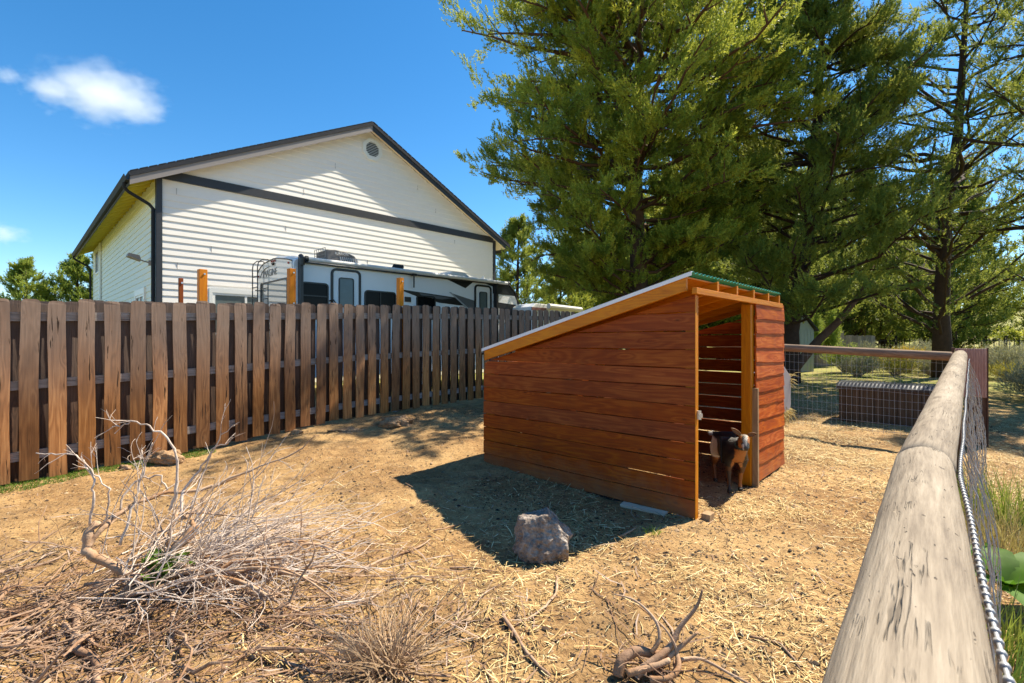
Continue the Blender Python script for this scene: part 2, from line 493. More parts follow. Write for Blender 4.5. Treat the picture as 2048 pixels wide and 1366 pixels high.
for n in range(-4, NB):
    me = variants[n % 12] if n < 0 or True else None
    o = link_mesh('board', variants[(n * 5) % 12], fence, (n * P + random.uniform(-.007, .007), -.02 - random.uniform(0, .004), fbot(n) + random.uniform(-.018, .014)), (0, 0, 0))
    o.scale = (1, 1, (ftop(n) - fbot(n)) / 1.80)
    o.rotation_euler = (random.uniform(-.008, .008), random.uniform(-.009, .009), random.uniform(-.03, .03))
    if n < NB - 1:
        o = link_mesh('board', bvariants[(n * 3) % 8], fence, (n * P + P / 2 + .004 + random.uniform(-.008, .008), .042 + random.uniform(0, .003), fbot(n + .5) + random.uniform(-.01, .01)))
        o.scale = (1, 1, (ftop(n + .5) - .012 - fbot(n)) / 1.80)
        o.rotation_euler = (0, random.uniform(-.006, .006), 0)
for (off) in (-.185, -.865, -1.575):
    k = -4
    while k < NB - 1:
        k2 = min(k + 11, NB - 1)
        za = lambda q: (ftop(q) + off) if off > -1.0 else max(ftop(q) + off, fbot(q) + .2)
        if off == -1.575: za = lambda q: fbot(q) + .235 - (.04 if q > 15 else 0)
        if off == -.865: za = lambda q: (ftop(q) * .49 + fbot(q) * .51) + .055
        m = MB()
        x0, x1 = k * P + .003, k2 * P - .003
        m.add([(x0,.002,za(k)-.045),(x1,.002,za(k2)-.045),(x1,.04,za(k2)-.045),(x0,.04,za(k)-.045),
               (x0,.002,za(k)+.045),(x1,.002,za(k2)+.045),(x1,.04,za(k2)+.045),(x0,.04,za(k)+.045)],
              [(0,3,2,1),(4,5,6,7),(0,1,5,4),(1,2,6,5),(2,3,7,6),(3,0,4,7)])
        m.build('rail', M['rail_grey'], fence)
        k = k2
for n in (0.45, 10.6, 21.6, 32.6, 43.6):
    MB().box((n*P, -.001+.045+.02, -.3), (n*P + .09, .15, ftop(n) - .1)).build('post', M['rail_grey'], fence)
def tall_post(px_n, y, w, z1, mat, label):
    p = Vector((-5.01, 4.71, 0)) + FD * (px_n * P) + FN * y
    o = empty('timber_post', (p.x, p.y, 0), math.atan2(.752, .659), label, 'post')
    MB().box((0, 0, 0), (w, w, z1)).build('shaft', mat, o, bevel=.004)
    b = MB()
    for zz in (z1 - .06, z1 - .5): b.tube([(w * .62, -.012, zz), (w * .62, .002, zz)], .012, 8)
    b.build('bolt', M['steel'], o)
    return o
tall_post(7.42, .17, .045, 2.20, M['post_red'], 'thin dark red post sticking up above the fence, leftmost of the raised posts')
tall_post(8.42, .17, .092, 2.335, M['post_orange'], 'bright orange post above the fence in front of the white siding left of the trailer')
tall_post(13.65, .17, .092, 2.47, M['post_orange'], 'orange post above the fence at the rear corner of the travel trailer')
tall_post(22.35, .17, .092, 2.52, M['post_orange'], 'brown orange post above the fence in front of the trailer side')

# ------------------------------------------------------------------ house
HR = math.atan2(.71, .704)
house = empty('house', (-9.35, 13.0, 0), HR, 'large white two storey building with dark trim and a gable roof behind the fence', 'house')
HW, HL, HE = 12.2, 15.4, 5.82
slope = .5
def zu(x): return HE + slope * (x if x < HW / 2 else HW - x)
# backing walls
MB().prism([(0.02, -.3), (HW - .02, -.3), (HW - .02, HE), (HW / 2, zu(HW / 2)), (0.02, HE)], 'y', .02, .18).build('gable_wall', M['white'], house)
MB().box((.02, .2, -.3), (.18, HL, HE)).build('side_wall', M['whiteside'], house)
MB().box((HW - .18, .2, -.3), (HW - .02, HL, HE)).build('side_wall', M['white'], house)
MB().prism([(0.02, -.3), (HW - .02, -.3), (HW - .02, HE), (HW / 2, zu(HW / 2)), (0.02, HE)], 'y', HL - .16, HL).build('gable_wall', M['white'], house)
EXP = .182
def lap(x0, x1, x0t, x1t, z, e, wall):
    # lapped board: bottom proud, top tucked in
    m = MB()
    a, b = .022, .004
    m.add([(x0, 0.02 - a, z), (x1, 0.02 - a, z), (x1, .019, z), (x0, .019, z), (x0t, .02 - b, z + e), (x1t, .02 - b, z + e), (x1t, .019, z + e), (x0t, .019, z + e)],
          [(0,3,2,1),(4,5,6,7),(0,1,5,4),(1,2,6,5),(2,3,7,6),(3,0,4,7)])
    return m
WX0, WX1, WZ = 1.28, 3.0, 2.80
z = .1; k = 0
while z < HE + 3.0:
    e = EXP
    if z + e > 5.72 and z < 5.98: z = 5.985; continue
    if z < 5.9:
        spans = [(.11, HW - .11)] if z > WZ + .12 else [(.11, WX0 - .09), (WX1 + .09, HW - .11)]
        for (a, b) in spans:
            lap(a, b, a, b, z, min(e, 5.735 - z) , 0).build('siding_board', M['white'], house)
    else:
        a = max((z - HE) / slope, .05); at_ = max((z + e - HE) / slope, .05)
        if HW - 2 * at_ > .05: lap(a, HW - a, at_, HW - at_, z, e, 0).build('siding_board', M['white'], house)
    z += e
z = .1
while z < HE - .1:
    m = MB(); e = min(EXP, HE - z)
    y0, y1 = .11, HL - .1
    m.add([(.02 - .022, y0, z), (.02 - .022, y1, z), (.019, y1, z), (.019, y0, z), (.016, y0, z + e), (.016, y1, z + e), (.019, y1, z + e), (.019, y0, z + e)],
          [(0,3,2,1),(4,5,6,7),(0,1,5,4),(1,2,6,5),(2,3,7,6),(3,0,4,7)])
    m.build('siding_board', M['whiteside'], house)
    z += EXP
MB().box((.10, -.035, 5.74), (HW - .10, .018, 5.98)).build('trim_band', M['navy'], house)
MB().box((-.03, -.034, -.1), (.10, .019, HE + .02)).box((-.034, .0195, -.1), (.019, .11, HE)).build('corner_board', M['navy'], house)
MB().box((HW - .10, -.034, -.1), (HW + .03, .019, HE + .02)).build('corner_board', M['navy'], house)
OV, OE, TH = .30, .62, .13
def roofside(s):
    # s=0 left slope, 1 right slope
    f = (lambda x: x) if s == 0 else (lambda x: HW - x)
    zr = zu(HW / 2); 
    pr = [(f(-OE), HE - slope * OE + .05), (f(HW / 2), zr + .05), (f(HW / 2), zr + .05 + TH), (f(-OE - .03), HE - slope * (OE + .03) + .05 + TH)]
    MB().prism(pr, 'y', -OV - .03, HL + OV).build('roof_slope', M['shingle'], house)
    # soffit strip under the rake + eave
    so = [(f(-OE + .04), HE - slope * (OE - .04) + .02), (f(HW / 2), zr + .02), (f(HW / 2), zr + .046), (f(-OE + .04), HE - slope * (OE - .04) + .046)]
    MB().prism(so, 'y', -OV + .03, .019).build('rake_soffit', M['cream'], house)
    so = [(f(-OE + .04), HE - slope * (OE - .04) + .022), (f(.019), HE + .022), (f(.019), HE + .046), (f(-OE + .04), HE - slope * (OE - .04) + .046)]
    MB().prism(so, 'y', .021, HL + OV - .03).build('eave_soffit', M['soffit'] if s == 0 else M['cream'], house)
    # barge board
    bh = .20 if s == 0 else .17
    ba = [(f(-OE), HE - slope * OE + .05 - bh), (f(HW / 2), zr + .05 - bh), (f(HW / 2), zr + .049), (f(-OE), HE - slope * OE + .049)]
    MB().prism(ba, 'y', -OV - .004, -OV + .025).build('barge_board', M['trimgrey'] if s == 0 else M['navy'], house)
    # raised shingle tabs along the rake edge
    m = MB()
    for q in range(34):
        xa = -OE + q * (HW / 2 + OE) / 34
        zz = HE + slope * xa + .05 + TH
        m.prism([(f(xa), zz + .001), (f(xa + .17), zz + .086), (f(xa + .17), zz + .105), (f(xa), zz + .022)], 'y', -OV - .035, -OV + .6)
    m.build('shingle_edge', M['shingle'], house)
    # rafter tails
    if s == 0:
        y = .5
        while y < HL:
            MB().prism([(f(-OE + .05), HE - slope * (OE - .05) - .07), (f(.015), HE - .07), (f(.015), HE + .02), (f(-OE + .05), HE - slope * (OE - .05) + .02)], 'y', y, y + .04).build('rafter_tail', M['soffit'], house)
            y += .61
    # gutter
    g = MB(); gx = f(-OE - .006); d = -1 if s == 0 else 1
    zz = HE - slope * OE + .05
    g.prism([(gx, zz - .10), (gx + d * .075, zz - .10), (gx + d * .12, zz + .03), (gx + d * .105, zz + .03), (gx + d * .07, zz - .085), (gx + d * .01, zz - .085), (gx + d * .01, zz + .03), (gx, zz + .03)], 'y', -OV - .02, HL + OV)
    g.build('gutter', M['gutter'], house)
    MB().box((min(gx - d * .04, gx - d * .004), -OV + .03, zz - .14), (max(gx - d * .04, gx - d * .004), HL + OV, zz + .03)).build('fascia', M['navy'], house)
roofside(0); roofside(1)
MB().tube([(-OE - .07, .02, 5.46), (-OE - .07, .03, 5.34), (-OE + .02, .05, 5.25), (-.17, .06, 5.02), (-.085, .06, 4.92), (-.085, .06, 4.5), (-.085, .06, 0)], .045, 8).build('downspout', M['gutter'], house)
MB().tube([(-OE - .07, HL - .02, 5.46), (-OE - .06, HL - .03, 5.34), (-.17, HL - .06, 5.02), (-.085, HL - .06, 4.92), (-.085, HL - .06, 0)], .045, 8).build('downspout', M['gutter'], house)
# vent
cx, cz = 6.25, 8.2
v = MB()
ring = [(math.cos(R(22.5 + 45 * k)), math.sin(R(22.5 + 45 * k))) for k in range(8)]
vs = []
for (rr, yy) in ((.40, .0), (.40, -.05), (.27, -.05), (.27, .0)):
    vs += [(cx + rr * a, yy, cz + rr * b) for a, b in ring]
fs = []
for a in range(3):
    for k in range(8):
        fs.append((a * 8 + k, a * 8 + (k + 1) % 8, (a + 1) * 8 + (k + 1) % 8, (a + 1) * 8 + k))
v.add(vs, fs); 
jb = MB()
for q in range(26):
    row = random.randint(8, 44); xx = random.uniform(.4, HW - .4); z0_ = .1 + row * EXP
    if z0_ + EXP > zu(xx) - .3 or 5.5 < z0_ < 6.0: continue
    jb.box((xx, -.0035, z0_ + .004), (xx + .006, .012, z0_ + EXP - .004))
jb.build('board_joint', M['trimgrey'], house)
vent = v.build('vent', M['winframe'], house)
MB().add([(cx + .27 * a, -.006, cz + .27 * b) for a, b in ring], [tuple(range(8))]).build('vent_backing', M['rvblack'], vent)
for q in range(9):
    zz = cz - .235 + q * .057; hw = .26 if abs(zz - cz) < .11 else .26 - (abs(zz - cz) - .11) * .95
    MB().add([(cx - hw, -.05, zz - .012), (cx + hw, -.05, zz - .012), (cx + hw, -.01, zz + .018), (cx - hw, -.01, zz + .018),
              (cx - hw, -.05, zz - .004), (cx + hw, -.05, zz - .004), (cx + hw, -.01, zz + .026), (cx - hw, -.01, zz + .026)],
             [(0,1,2,3),(7,6,5,4),(0,4,5,1),(1,5,6,2),(2,6,7,3),(3,7,4,0)]).build('louvre', M['winframe'], vent)
def win(parent, xa, xb, za, zb, mull, wall='g', glass='glassgrey', name='window', fw=.06, trim=.09):
    def b3(a, b):
        # a=(u,depth,z) b
        if wall == 'g': return a, b
        return (a[1], a[0], a[2]), (b[1], b[0], b[2])
    m = MB()
    for (u0, u1, z0, z1) in ((xa, xb, zb - fw, zb), (xa, xb, za, za + fw), (xa, xa + fw, za + fw, zb - fw), (xb - fw, xb, za + fw, zb - fw)):
        a, b = b3((u0, -.03, z0), (u1, .018, z1)); m.box(a, b)
    for q in mull:
        a, b = b3((q - .03, -.025, za + fw), (q + .03, .018, zb - fw)); m.box(a, b)
    w = m.build(name, M['winframe'], parent)
    a, b = b3((xa + fw, -.004, za + fw), (xb - fw, .014, zb - fw))
    MB().box(a, b).build('pane', M[glass], w)
    if trim:
        m = MB()
        for (u0, u1, z0, z1) in ((xa - trim, xb + trim, zb + .002, zb + trim + .04), (xa - trim, xa - .002, za, zb), (xb + .002, xb + trim, za, zb)):
            a, b = b3((u0, -.045, z0), (u1, .017, z1)); m.box(a, b)
        m.build('casing', M['winframe'], w)
win(house, WX0, WX1, 1.6, WZ, [2.14])
win(house, 1.8, 3.1, 1.7, 2.80, [2.45], 's', 'glassdark', trim=.14)
win(house, 12.6, 13.9, 4.5, 5.55, [13.2], 's', 'glassdark')
MB().box((-.07, 11.9, 0), (-.003, 12.12, 5.7)).build('trim_board', M['winframe'], house)
d = MB().box((-.06, 10.2, 0), (-.003, 11.2, 3.1)).build('door', M['winframe'], house)
MB().tube([(-.06, 10.35, 1.1), (-.12, 10.35, 1.1)], .03, 8).build('handle', M['steel'], d)
# flood light
fl = MB().box((-.05, .85, 3.52), (-.003, .97, 3.66)).build('flood_light', M['trimgrey'], house)
MB().tube([(-.04, .91, 3.6), (-.16, .93, 3.63), (-.24, .95, 3.66)], .018, 6).build('arm', M['trimgrey'], fl)
MB().add([(-.22,.80,3.62),(-.22,1.12,3.62),(-.26,1.12,3.76),(-.26,.80,3.76),(-.52,.78,3.72),(-.52,1.14,3.72),(-.50,1.14,3.80),(-.50,.78,3.80)],
         [(0,1,2,3),(7,6,5,4),(0,4,5,1),(1,5,6,2),(2,6,7,3),(3,7,4,0)]).build('lamp_head', M['trimgrey'], fl)

# ------------------------------------------------------------------ travel trailer
rv = empty('travel_trailer', (-5.1, 11.5, .0), HR, 'long white travel trailer with black graphics parked between fence and house', 'trailer')
prof = [(0, .55), (0, 3.26), (.02, 3.34), (.07, 3.39), (.2, 3.41), (6.75, 3.41), (6.98, 3.36), (7.22, 3.22), (7.42, 2.98), (7.56, 2.65), (7.64, 2.25), (7.66, 1.5), (7.55, .8), (7.4, .55)]
WRV = 2.42
b = MB()
ysec = [(0, 0), (.02, .0)]
def section(y, drop, inset):
    return [(x, y, min(zz, 3.41 - drop)) for x, zz in prof]
secs = []
for y, dr in ((0, .04), (.06, .0), (.5, -.10), (1.2, -.17), (1.9, -.12), (2.2, -.02), (2.36, .10), (WRV, .24)):
    secs.append([(x, y, zz - dr * max(0, min(1, (zz - 2.6) / .8))) for x, zz in prof])
n = len(prof); vs = sum(secs, []); fs = [tuple(range(n)), tuple(range(n * 7, n * 8))[::-1]]
for a in range(7):
    for k in range(n):
        fs.append((a * n + k, a * n + (k + 1) % n, (a + 1) * n + (k + 1) % n, (a + 1) * n + k))
b.add(vs, fs); b.build('body', M['rvwhite'], rv, bevel=.012)
# rear panel (cap face) slightly proud, with dark outline
def rearz(y): return float(np.interp(y, [0, .06, .5, 1.2, 1.9, 2.2, 2.36, WRV], [3.27, 3.31, 3.41, 3.48, 3.43, 3.33, 3.21, 3.05])) 
rp = [(y, rearz(y)) for y in (.06, .3, .8, 1.2, 1.6, 1.9, 2.1, 2.25, 2.36)]
MB().prism([(.06, .9)] + rp + [(2.36, .9)], 'x', -.02, -.003).build('rear_cap', M['rvrear'], rv)
MB().tube([(-.02, y, zz + .01) for y, zz in rp], .016, 6).build('rear_seal', M['rvblack'], rv)
def rrect(x0, x1, z0, z1, r, n=5):
    pts = []
    for (cx_, cz_, a0) in ((x1 - r, z1 - r, 0), (x0 + r, z1 - r, 90), (x0 + r, z0 + r, 180), (x1 - r, z0 + r, 270)):
        for k in range(n + 1):
            a = R(a0 + 90 * k / n); pts.append((cx_ + r * math.cos(a), cz_ + r * math.sin(a)))
    return pts
def framed(name, x0, x1, z0, z1, r, t, fm, gm, y=0.0, glassname='pane', axis='y'):
    o = rrect(x0, x1, z0, z1, r); i_ = rrect(x0 + t, x1 - t, z0 + t, z1 - t, max(r - t, .02)); n = len(o)
    def q(p, d): return (p[0], y - d, p[1]) if axis == 'y' else (y - d, p[0], p[1])
    vs = [q(p, .0) for p in o] + [q(p, .03) for p in o] + [q(p, .03) for p in i_] + [q(p, .008) for p in i_]
    fs = []
    for a in range(3):
        for k in range(n): fs.append((a * n + k, a * n + (k + 1) % n, (a + 1) * n + (k + 1) % n, (a + 1) * n + k))
    w = MB().add(vs, fs).build(name, M[fm], rv)
    g = MB().add([q(p, .010) for p in i_], [tuple(range(n))]).build(glassname, M[gm], w)
    return w
framed('window', .17, .84, 1.95, 2.84, .09, .035, 'rvblack', 'glassdark')
MB().box((.20, -.022, 2.50), (.81, -.011, 2.53)).build('window_bar', M['rvblack'], rv)
door = framed('door', .90, 1.70, 1.0, 3.24, .14, .06, 'rvblack', 'rvwhite', glassname='door_panel')
wi = framed('door_window', 1.10, 1.50, 2.28, 3.02, .06, .02, 'rvblack', 'glassgrey', y=-.012)
framed('window', 1.80, 2.74, 2.05, 2.76, .10, .035, 'rvblack', 'glassdark')
MB().box((2.25, -.024, 2.08), (2.28, -.011, 2.73)).build('window_bar', M['rvblack'], rv)
framed('window', 3.40, 4.06, 2.05, 2.73, .09, .035, 'rvblack', 'glassdark')
framed('door', 5.56, 6.28, 1.0, 3.22, .14, .06, 'rvblack', 'rvwhite', glassname='door_panel')
framed('door_window', 5.76, 6.08, 2.28, 3.0, .06, .02, 'rvblack', 'glassgrey', y=-.012)
MB().tube([(.86, -.03, 2.42), (.93, -.10, 2.44), (1.02, -.12, 2.30), (1.04, -.12, 2.0), (1.0, -.05, 1.8)], .018, 6).build('grab_handle', M['rvblack'], rv)
MB().tube([(5.35, -.03, 2.42), (5.42, -.12, 2.44), (5.55, -.14, 2.30), (5.6, -.13, 1.9)], .03, 6).build('grab_handle', M['rvlight'], rv)
MB().box((3.02, -.02, 2.52), (3.22, -.003, 2.66)).build('vent_cover', M['rvblack'], rv)
def decal(pts, mat, y=-.006, name='graphic'):
    MB().prism(pts, 'y', y - .003, y).build(name, M[mat], rv)
decal([(2.80, 2.86), (5.0, 2.74), (5.5, 2.54), (5.0, 2.52), (4.2, 2.56), (3.4, 2.70)], 'rvblack')
decal([(3.5, 2.80), (4.7, 2.72), (4.3, 2.66), (3.6, 2.70)], 'rvgrey', -.010)
decal([(4.6, 2.88), (5.55, 2.70), (5.55, 2.30), (5.35, 2.36)], 'rvgrey', -.012)
decal([(4.55, 2.90), (4.63, 2.90), (5.50, 2.33), (5.42, 2.33)], 'rvlight', -.0165)
decal([(4.2, 3.36), (6.9, 3.36), (7.2, 3.2), (7.4, 2.96), (6.35, 2.98), (6.35, 3.2), (5.9, 3.30), (5.5, 3.27), (5.2, 3.06)], 'rvblack', -.004)
decal([(6.35, 2.72), (7.50, 2.66), (7.60, 2.2), (7.5, 2.1), (6.8, 2.4)], 'rvblack', -.004)
decal([(6.35, 2.70), (6.95, 2.3), (7.3, 1.9), (6.6, 2.1)], 'rvlight', -.008)
# black front cap edge
MB().tube([(6.9, -.005, 3.40), (7.12, -.005, 3.29), (7.34, -.005, 3.10), (7.50, -.005, 2.80), (7.60, -.005, 2.45), (7.63, -.005, 2.1)], .035, 6).build('front_cap_edge', M['rvblack'], rv)
# awning
aw = MB().tube([(.28, -.13, 3.36), (6.9, -.13, 3.34)], .055, 12).build('awning_roller', M['awning'], rv, smooth=False)
MB().tube([(.22, -.13, 3.36), (.28, -.13, 3.36)], .075, 12).tube([(6.9, -.13, 3.34), (6.96, -.13, 3.34)], .075, 12).build('end_cap', M['rvblack'], aw)
MB().box((.25, -.08, 3.27), (6.9, -.005, 3.30)).build('awning_rail', M['rvblack'], rv)
MB().box((.10, -.16, 1.3), (.17, -.01, 3.40)).tube([(.13, -.1, 3.42), (.13, -.18, 3.36), (.13, -.17, 3.2)], .06, 8).build('awning_arm', M['rvblack'], rv)
MB().box((6.38, -.16, 1.3), (6.46, -.01, 3.34)).build('awning_arm', M['rvblack'], rv)
MB().tube([(3.24, -.13, 3.28), (3.24, -.13, 2.92)], .02, 6).box((3.18, -.18, 3.24), (3.30, -.08, 3.30)).build('awning_bracket', M['rvblack'], rv)
# air conditioner
ac = empty('x'); bpy.data.objects.remove(ac)
am = MB(); sec = []
for xx, hz, hy in ((1.2, .36, .34), (1.45, .39, .36), (1.75, .36, .36), (2.0, .28, .34), (2.15, .14, .28)):
    sec.append([(xx, 1.2 - hy, 3.54), (xx, 1.2 - hy * .92, 3.50 + hz * .95), (xx, 1.2 + hy * .92, 3.50 + hz * .95), (xx, 1.2 + hy, 3.54)])
vs = sum(sec, []); fs = [(0, 1, 2, 3), (19, 18, 17, 16)]
for a in range(4):
    for k in range(4): fs.append((a*4+k, a*4+(k+1) % 4, (a+1)*4+(k+1) % 4, (a+1)*4+k))
acu = am.add(vs, fs).build('air_conditioner', M['acgrey'], rv, bevel=.03)
gr = MB()
for q in range(6): gr.box((1.135, .87 + q * .13, 3.5), (1.147, .882 + q * .13, 3.84))
for q in range(5): gr.box((1.134, .86, 3.5 + q * .085), (1.146, 1.54, 3.51 + q * .085))
gr.build('grille', M['rvgrey'], acu, loc=(.03, .02, .05))
lo = MB()
for q in range(9): lo.add([(1.55 + q*.06, .815, 3.50), (1.575 + q*.06, .815, 3.50), (1.545 + q*.06, .818, 3.64), (1.52 + q*.06, .818, 3.64),(1.55 + q*.06, .835, 3.50), (1.575 + q*.06, .835, 3.50), (1.545 + q*.06, .838, 3.64), (1.52 + q*.06, .838, 3.64)], [(0,1,2,3),(7,6,5,4),(0,4,5,1),(1,5,6,2),(2,6,7,3),(3,7,4,0)])
lo.build('louvre', M['rvlight'], acu, loc=(.03, .02, .05))
def text(body, size, parent, loc, rot, mat, name='lettering', ext=.003):
    cu = bpy.data.curves.new(name, 'FONT'); cu.body = body; cu.size = size; cu.extrude = ext; cu.align_x = 'CENTER'
    ob = bpy.data.objects.new('tmp', cu); col.objects.link(ob)
    dg = bpy.context.evaluated_depsgraph_get(); dg.update()
    me = bpy.data.meshes.new_from_object(ob.evaluated_get(dg)); bpy.data.objects.remove(ob)
    me.materials.clear(); me.materials.append(mat)
    return link_mesh(name, me, parent, loc, rot)
text('FURRION', .09, acu, (1.60, .835, 3.74), (R(90), 0, 0), M['awning'])
# roof bits
MB().tube([(3.05, .6, 3.52), (3.06, .6, 3.58), (3.35, .6, 3.58)], .06, 8).build('roof_vent', M['gutter'], rv)
MB().prism([(4.9, 3.5), (5.0, 3.61), (5.5, 3.61), (5.7, 3.5)], 'y', .4, 1.0).build('roof_vent', M['awning'], rv)
MB().tube([(6.4, .5, 3.44), (6.4, .5, 3.6)], [.06, .02], 8).build('antenna', M['awning'], rv)
# rear details
text('IMAGINE', .25, rv, (-.024, 1.45, 3.08), (R(90), 0, R(-90)), M['rvgrey'])
MB().tube([(-.026, 2.15, 3.08), (-.026, 2.0, 3.22), (-.026, 1.75, 3.30), (-.026, 1.4, 3.33)], [.004, .01, .012, .003], 5).build('emblem_stroke', M['rvgrey'], rv)
lt = MB()
for yy, zz in ((1.30, 3.43), (1.19, 3.43), (1.08, 3.43), (.22, 3.28), (2.25, 3.14)): lt.tube([(-.02, yy, zz), (-.045, yy, zz)], .028, 8)
lt.build('marker_light', M['redlens'], rv)
MB().prism([(1.10, 3.38), (1.28, 3.38), (1.19, 3.32)], 'x', -.06, -.02).build('camera_mount', M['rvblack'], rv)
framed('rear_window', .26, 2.06, 1.7, 2.94, .06, .035, 'rvblack', 'mirror', y=-.021, axis='x')
ld = MB()
for yy in (1.92, 2.30):
    ld.tube([(-.16, yy, 1.0), (-.16, yy, 3.34), (-.14, yy, 3.46), (-.05, yy, 3.55), (.1, yy, 3.56), (.22, yy, 3.46)], .014, 6)
for q in range(8): ld.tube([(-.16, 1.92, 1.15 + q * .28), (-.16, 2.30, 1.15 + q * .28)], .013, 6)
ld.tube([(-.16, 2.1, 2.75), (-.02, 2.1, 2.75)], .013, 6)
ld.build('ladder', M['rvblack'], rv)
for xx in (2.9, 3.7):
    w = MB().tube([(xx, .02, .36), (xx, .24, .36)], .36, 20).build('wheel', M['blacktar'], rv)
    MB().tube([(xx, .015, .36), (xx, .1, .36)], .18, 16).build('rim', M['steel'], w)
# second trailer far right
t2 = empty('camper', (2.2, 17.6, 0), HR, 'low white camper roof with rolled awning just above the fence, right of the big trailer', 'trailer')
MB().prism([(-2.2, .5), (-2.2, 2.55), (-2.0, 2.68), (-.2, 2.62), (0, 2.5), (0, .5)], 'y', 0, 2.2).build('body', M['rvwhite'], t2, bevel=.02)
MB().box((-2.23, -.02, 2.44), (-1.5, -.003, 2.54)).build('stripe', M['maroon'], t2)
MB().tube([(-1.5, -.1, 2.60), (.3, -.1, 2.56)], .09, 10).build('awning_roller', M['awning'], t2)
w = MB().tube([(-1.1, -.02, .35), (-1.1, .2, .35)], .34, 18).build('wheel', M['blacktar'], t2)
# ------------------------------------------------------------------ goat shed
SX, SY = 1.45, 3.90
SR = math.atan2(.725, .688)
shed = empty('goat_shed', (SX, SY, 0), SR, 'red stained wooden goat shed with slanted roof and open doorway', 'shed')
PK = .1492; SL = 2.44; SWD = 2.33
def stop_(y): return 1.79 - .247 * y       # wall top along depth
def sidewall(x0, x1, gap0, inner, jit):
    for k in range(12):
        g = gap0 + random.uniform(0, jit)
        z0 = k * PK + .012 + g / 2; z1 = (k + 1) * PK + .012 - g / 2
        z1 = min(z1, 1.79)
        yb = min(SL, (1.79 - z0) / .247); yt = min(SL, (1.79 - z1) / .247)
        if yb < .08: continue
        yt = max(yt, .02)
        n = 14
        r = random.Random(k * 7 + int(x0 * 100))
        ph = r.uniform(0, 6)
        m = MB(); vs = []
        for i in range(n + 1):
            t = i / n
            for (e, (zz, ye)) in enumerate(((z0, yb), (z1, yt))):
                wv = .0018 * math.sin(t * 9 + ph + e * 2) + r.uniform(-.0008, .0008)
                bow = .004 * math.sin(t * 3.1 + ph)
                if ye < SL - .001 and e == 1: pass
                vs.append((x0 + bow, t * ye, zz + wv)); vs.append((x1 + bow, t * ye, zz + wv))
        fs = []
        for i in range(n):
            a = i * 4; c = a + 4
            fs += [(a, a+2, c+2, c), (a+1, c+1, c+3, a+3), (a, c, c+1, a+1), (a+2, a+3, c+3, c+2)]
        e = n * 4
        fs += [(0, 1, 3, 2), (e, e+2, e+3, e+1)]
        m.add(vs, fs).build('plank', M['red_y'], shed)
sidewall(0, .02, .006, True, .004)
sidewall(SWD - .02, SWD, .009, True, .006)
# back wall
for k in range(8):
    z0 = k * PK + .012; z1 = z0 + PK - .006
    MB().box((.022, SL - .02, z0 + .003), (SWD - .022, SL, min(z1, 1.18))).build('plank', M['red_x'], shed)
# front panel, lapped wavy boards
px0, px1 = 1.385, 2.335
hts = [0.03, .19, .335, .485, .63, .775, .915, 1.06, 1.205, 1.355, 1.505, 1.65, 1.815]
for k in range(12):
    r = random.Random(300 + k); n = 12
    z0, z1 = hts[k], hts[k + 1] + .012
    ph = r.uniform(0, 6); vs = []
    amp = r.uniform(.003, .010)
    for i in range(n + 1):
        t = i / n; x = px0 + (px1 - px0) * t + (r.uniform(-.006, .006) if i in (0, n) else 0)
        wv = amp * math.sin(t * r.uniform(4.5, 5.5) + ph) + amp * .5 * math.sin(t * 11 + ph)
        y0 = -.031 - r.uniform(0, .003); y1 = -.0215
        vs += [(x, y0, z0 + wv), (x, y0 + .018, z0 + wv), (x, y1, z1), (x, y1 + .014, z1)]
    fs = []
    for i in range(n):
        a = i * 4; c = a + 4
        fs += [(a, c, c+2, a+2), (a+1, a+3, c+3, c+1), (a, a+1, c+1, c), (a+2, c+2, c+3, a+3)]
    e = n * 4; fs += [(0, 2, 3, 1), (e, e+1, e+3, e+2)]
    MB().add(vs, fs).build('plank', M['red_x'], shed)
# frame
MB().box((1.30, .0, .0), (1.392, .09, 1.785)).build('post', M['or_z'], shed, bevel=.003)
MB().box((.022, .0, .0), (.06, .09, 1.785)).build('post', M['or_z'], shed, bevel=.003)
MB().box((SWD - .07, .0, .0), (SWD - .022, .09, 1.785)).build('post', M['or_z'], shed)
for xx in (.022, SWD - .062): MB().box((xx, SL - .11, 0), (xx + .04, SL - .022, 1.18)).build('post', M['or_z'], shed)
MB().box((1.338, -.055, .0), (1.372, -.003, .97)).build('loose_stud', M['grey_z'], shed, rot=(R(-.3), R(.5), 0))
MB().box((-.055, -.035, 1.792), (2.26, .005, 1.842)).build('header_beam', M['or_x'], shed, bevel=.003)
MB().box((-.005, -.004, .012), (.0215, -.0005, 1.79)).build('plank_end_trim', M['or_z'], shed)
MB().box((.024, .10, 1.70), (.06, SL - .12, 1.74)).build('top_plate', M['or_y'], shed, rot=(0, 0, 0)) if False else None
# roof: rafters along depth (slope)
RS = math.atan(.262)
roof = empty('roof_frame'); bpy.data.objects.remove(roof)
YF, YB = .035, 2.33
def zr(y): return 1.845 - .262 * (y - 0.0)       # underside of rafters line
def rafter(x0, x1, name='rafter', h=.085, yf=YF, mat='or_y'):
    m = MB()
    m.prism([(yf, zr(yf) + (-.02 if name == 'rake_board' else 0)), (YB, zr(YB) + (-.02 if name == 'rake_board' else 0)), (YB, zr(YB) + h), (yf, zr(yf) + h)], 'x', x0, x1)
    return m.build(name, M[mat], shed, bevel=.002)
rafter(-.095, -.058, 'rake_board', h=.080)
for xx in (.40, .86, 1.32, 1.78, 2.165): rafter(xx, xx + .038, yf=-.02 if xx > .1 else YF, h=.078)
MB().prism([(YF - .005, zr(YF) + .080), (YB, zr(YB) + .080), (YB, zr(YB) + .092), (YF - .005, zr(YF) + .092)], 'x', -.095, 2.21).build('roof_deck', M['or_y'], shed)
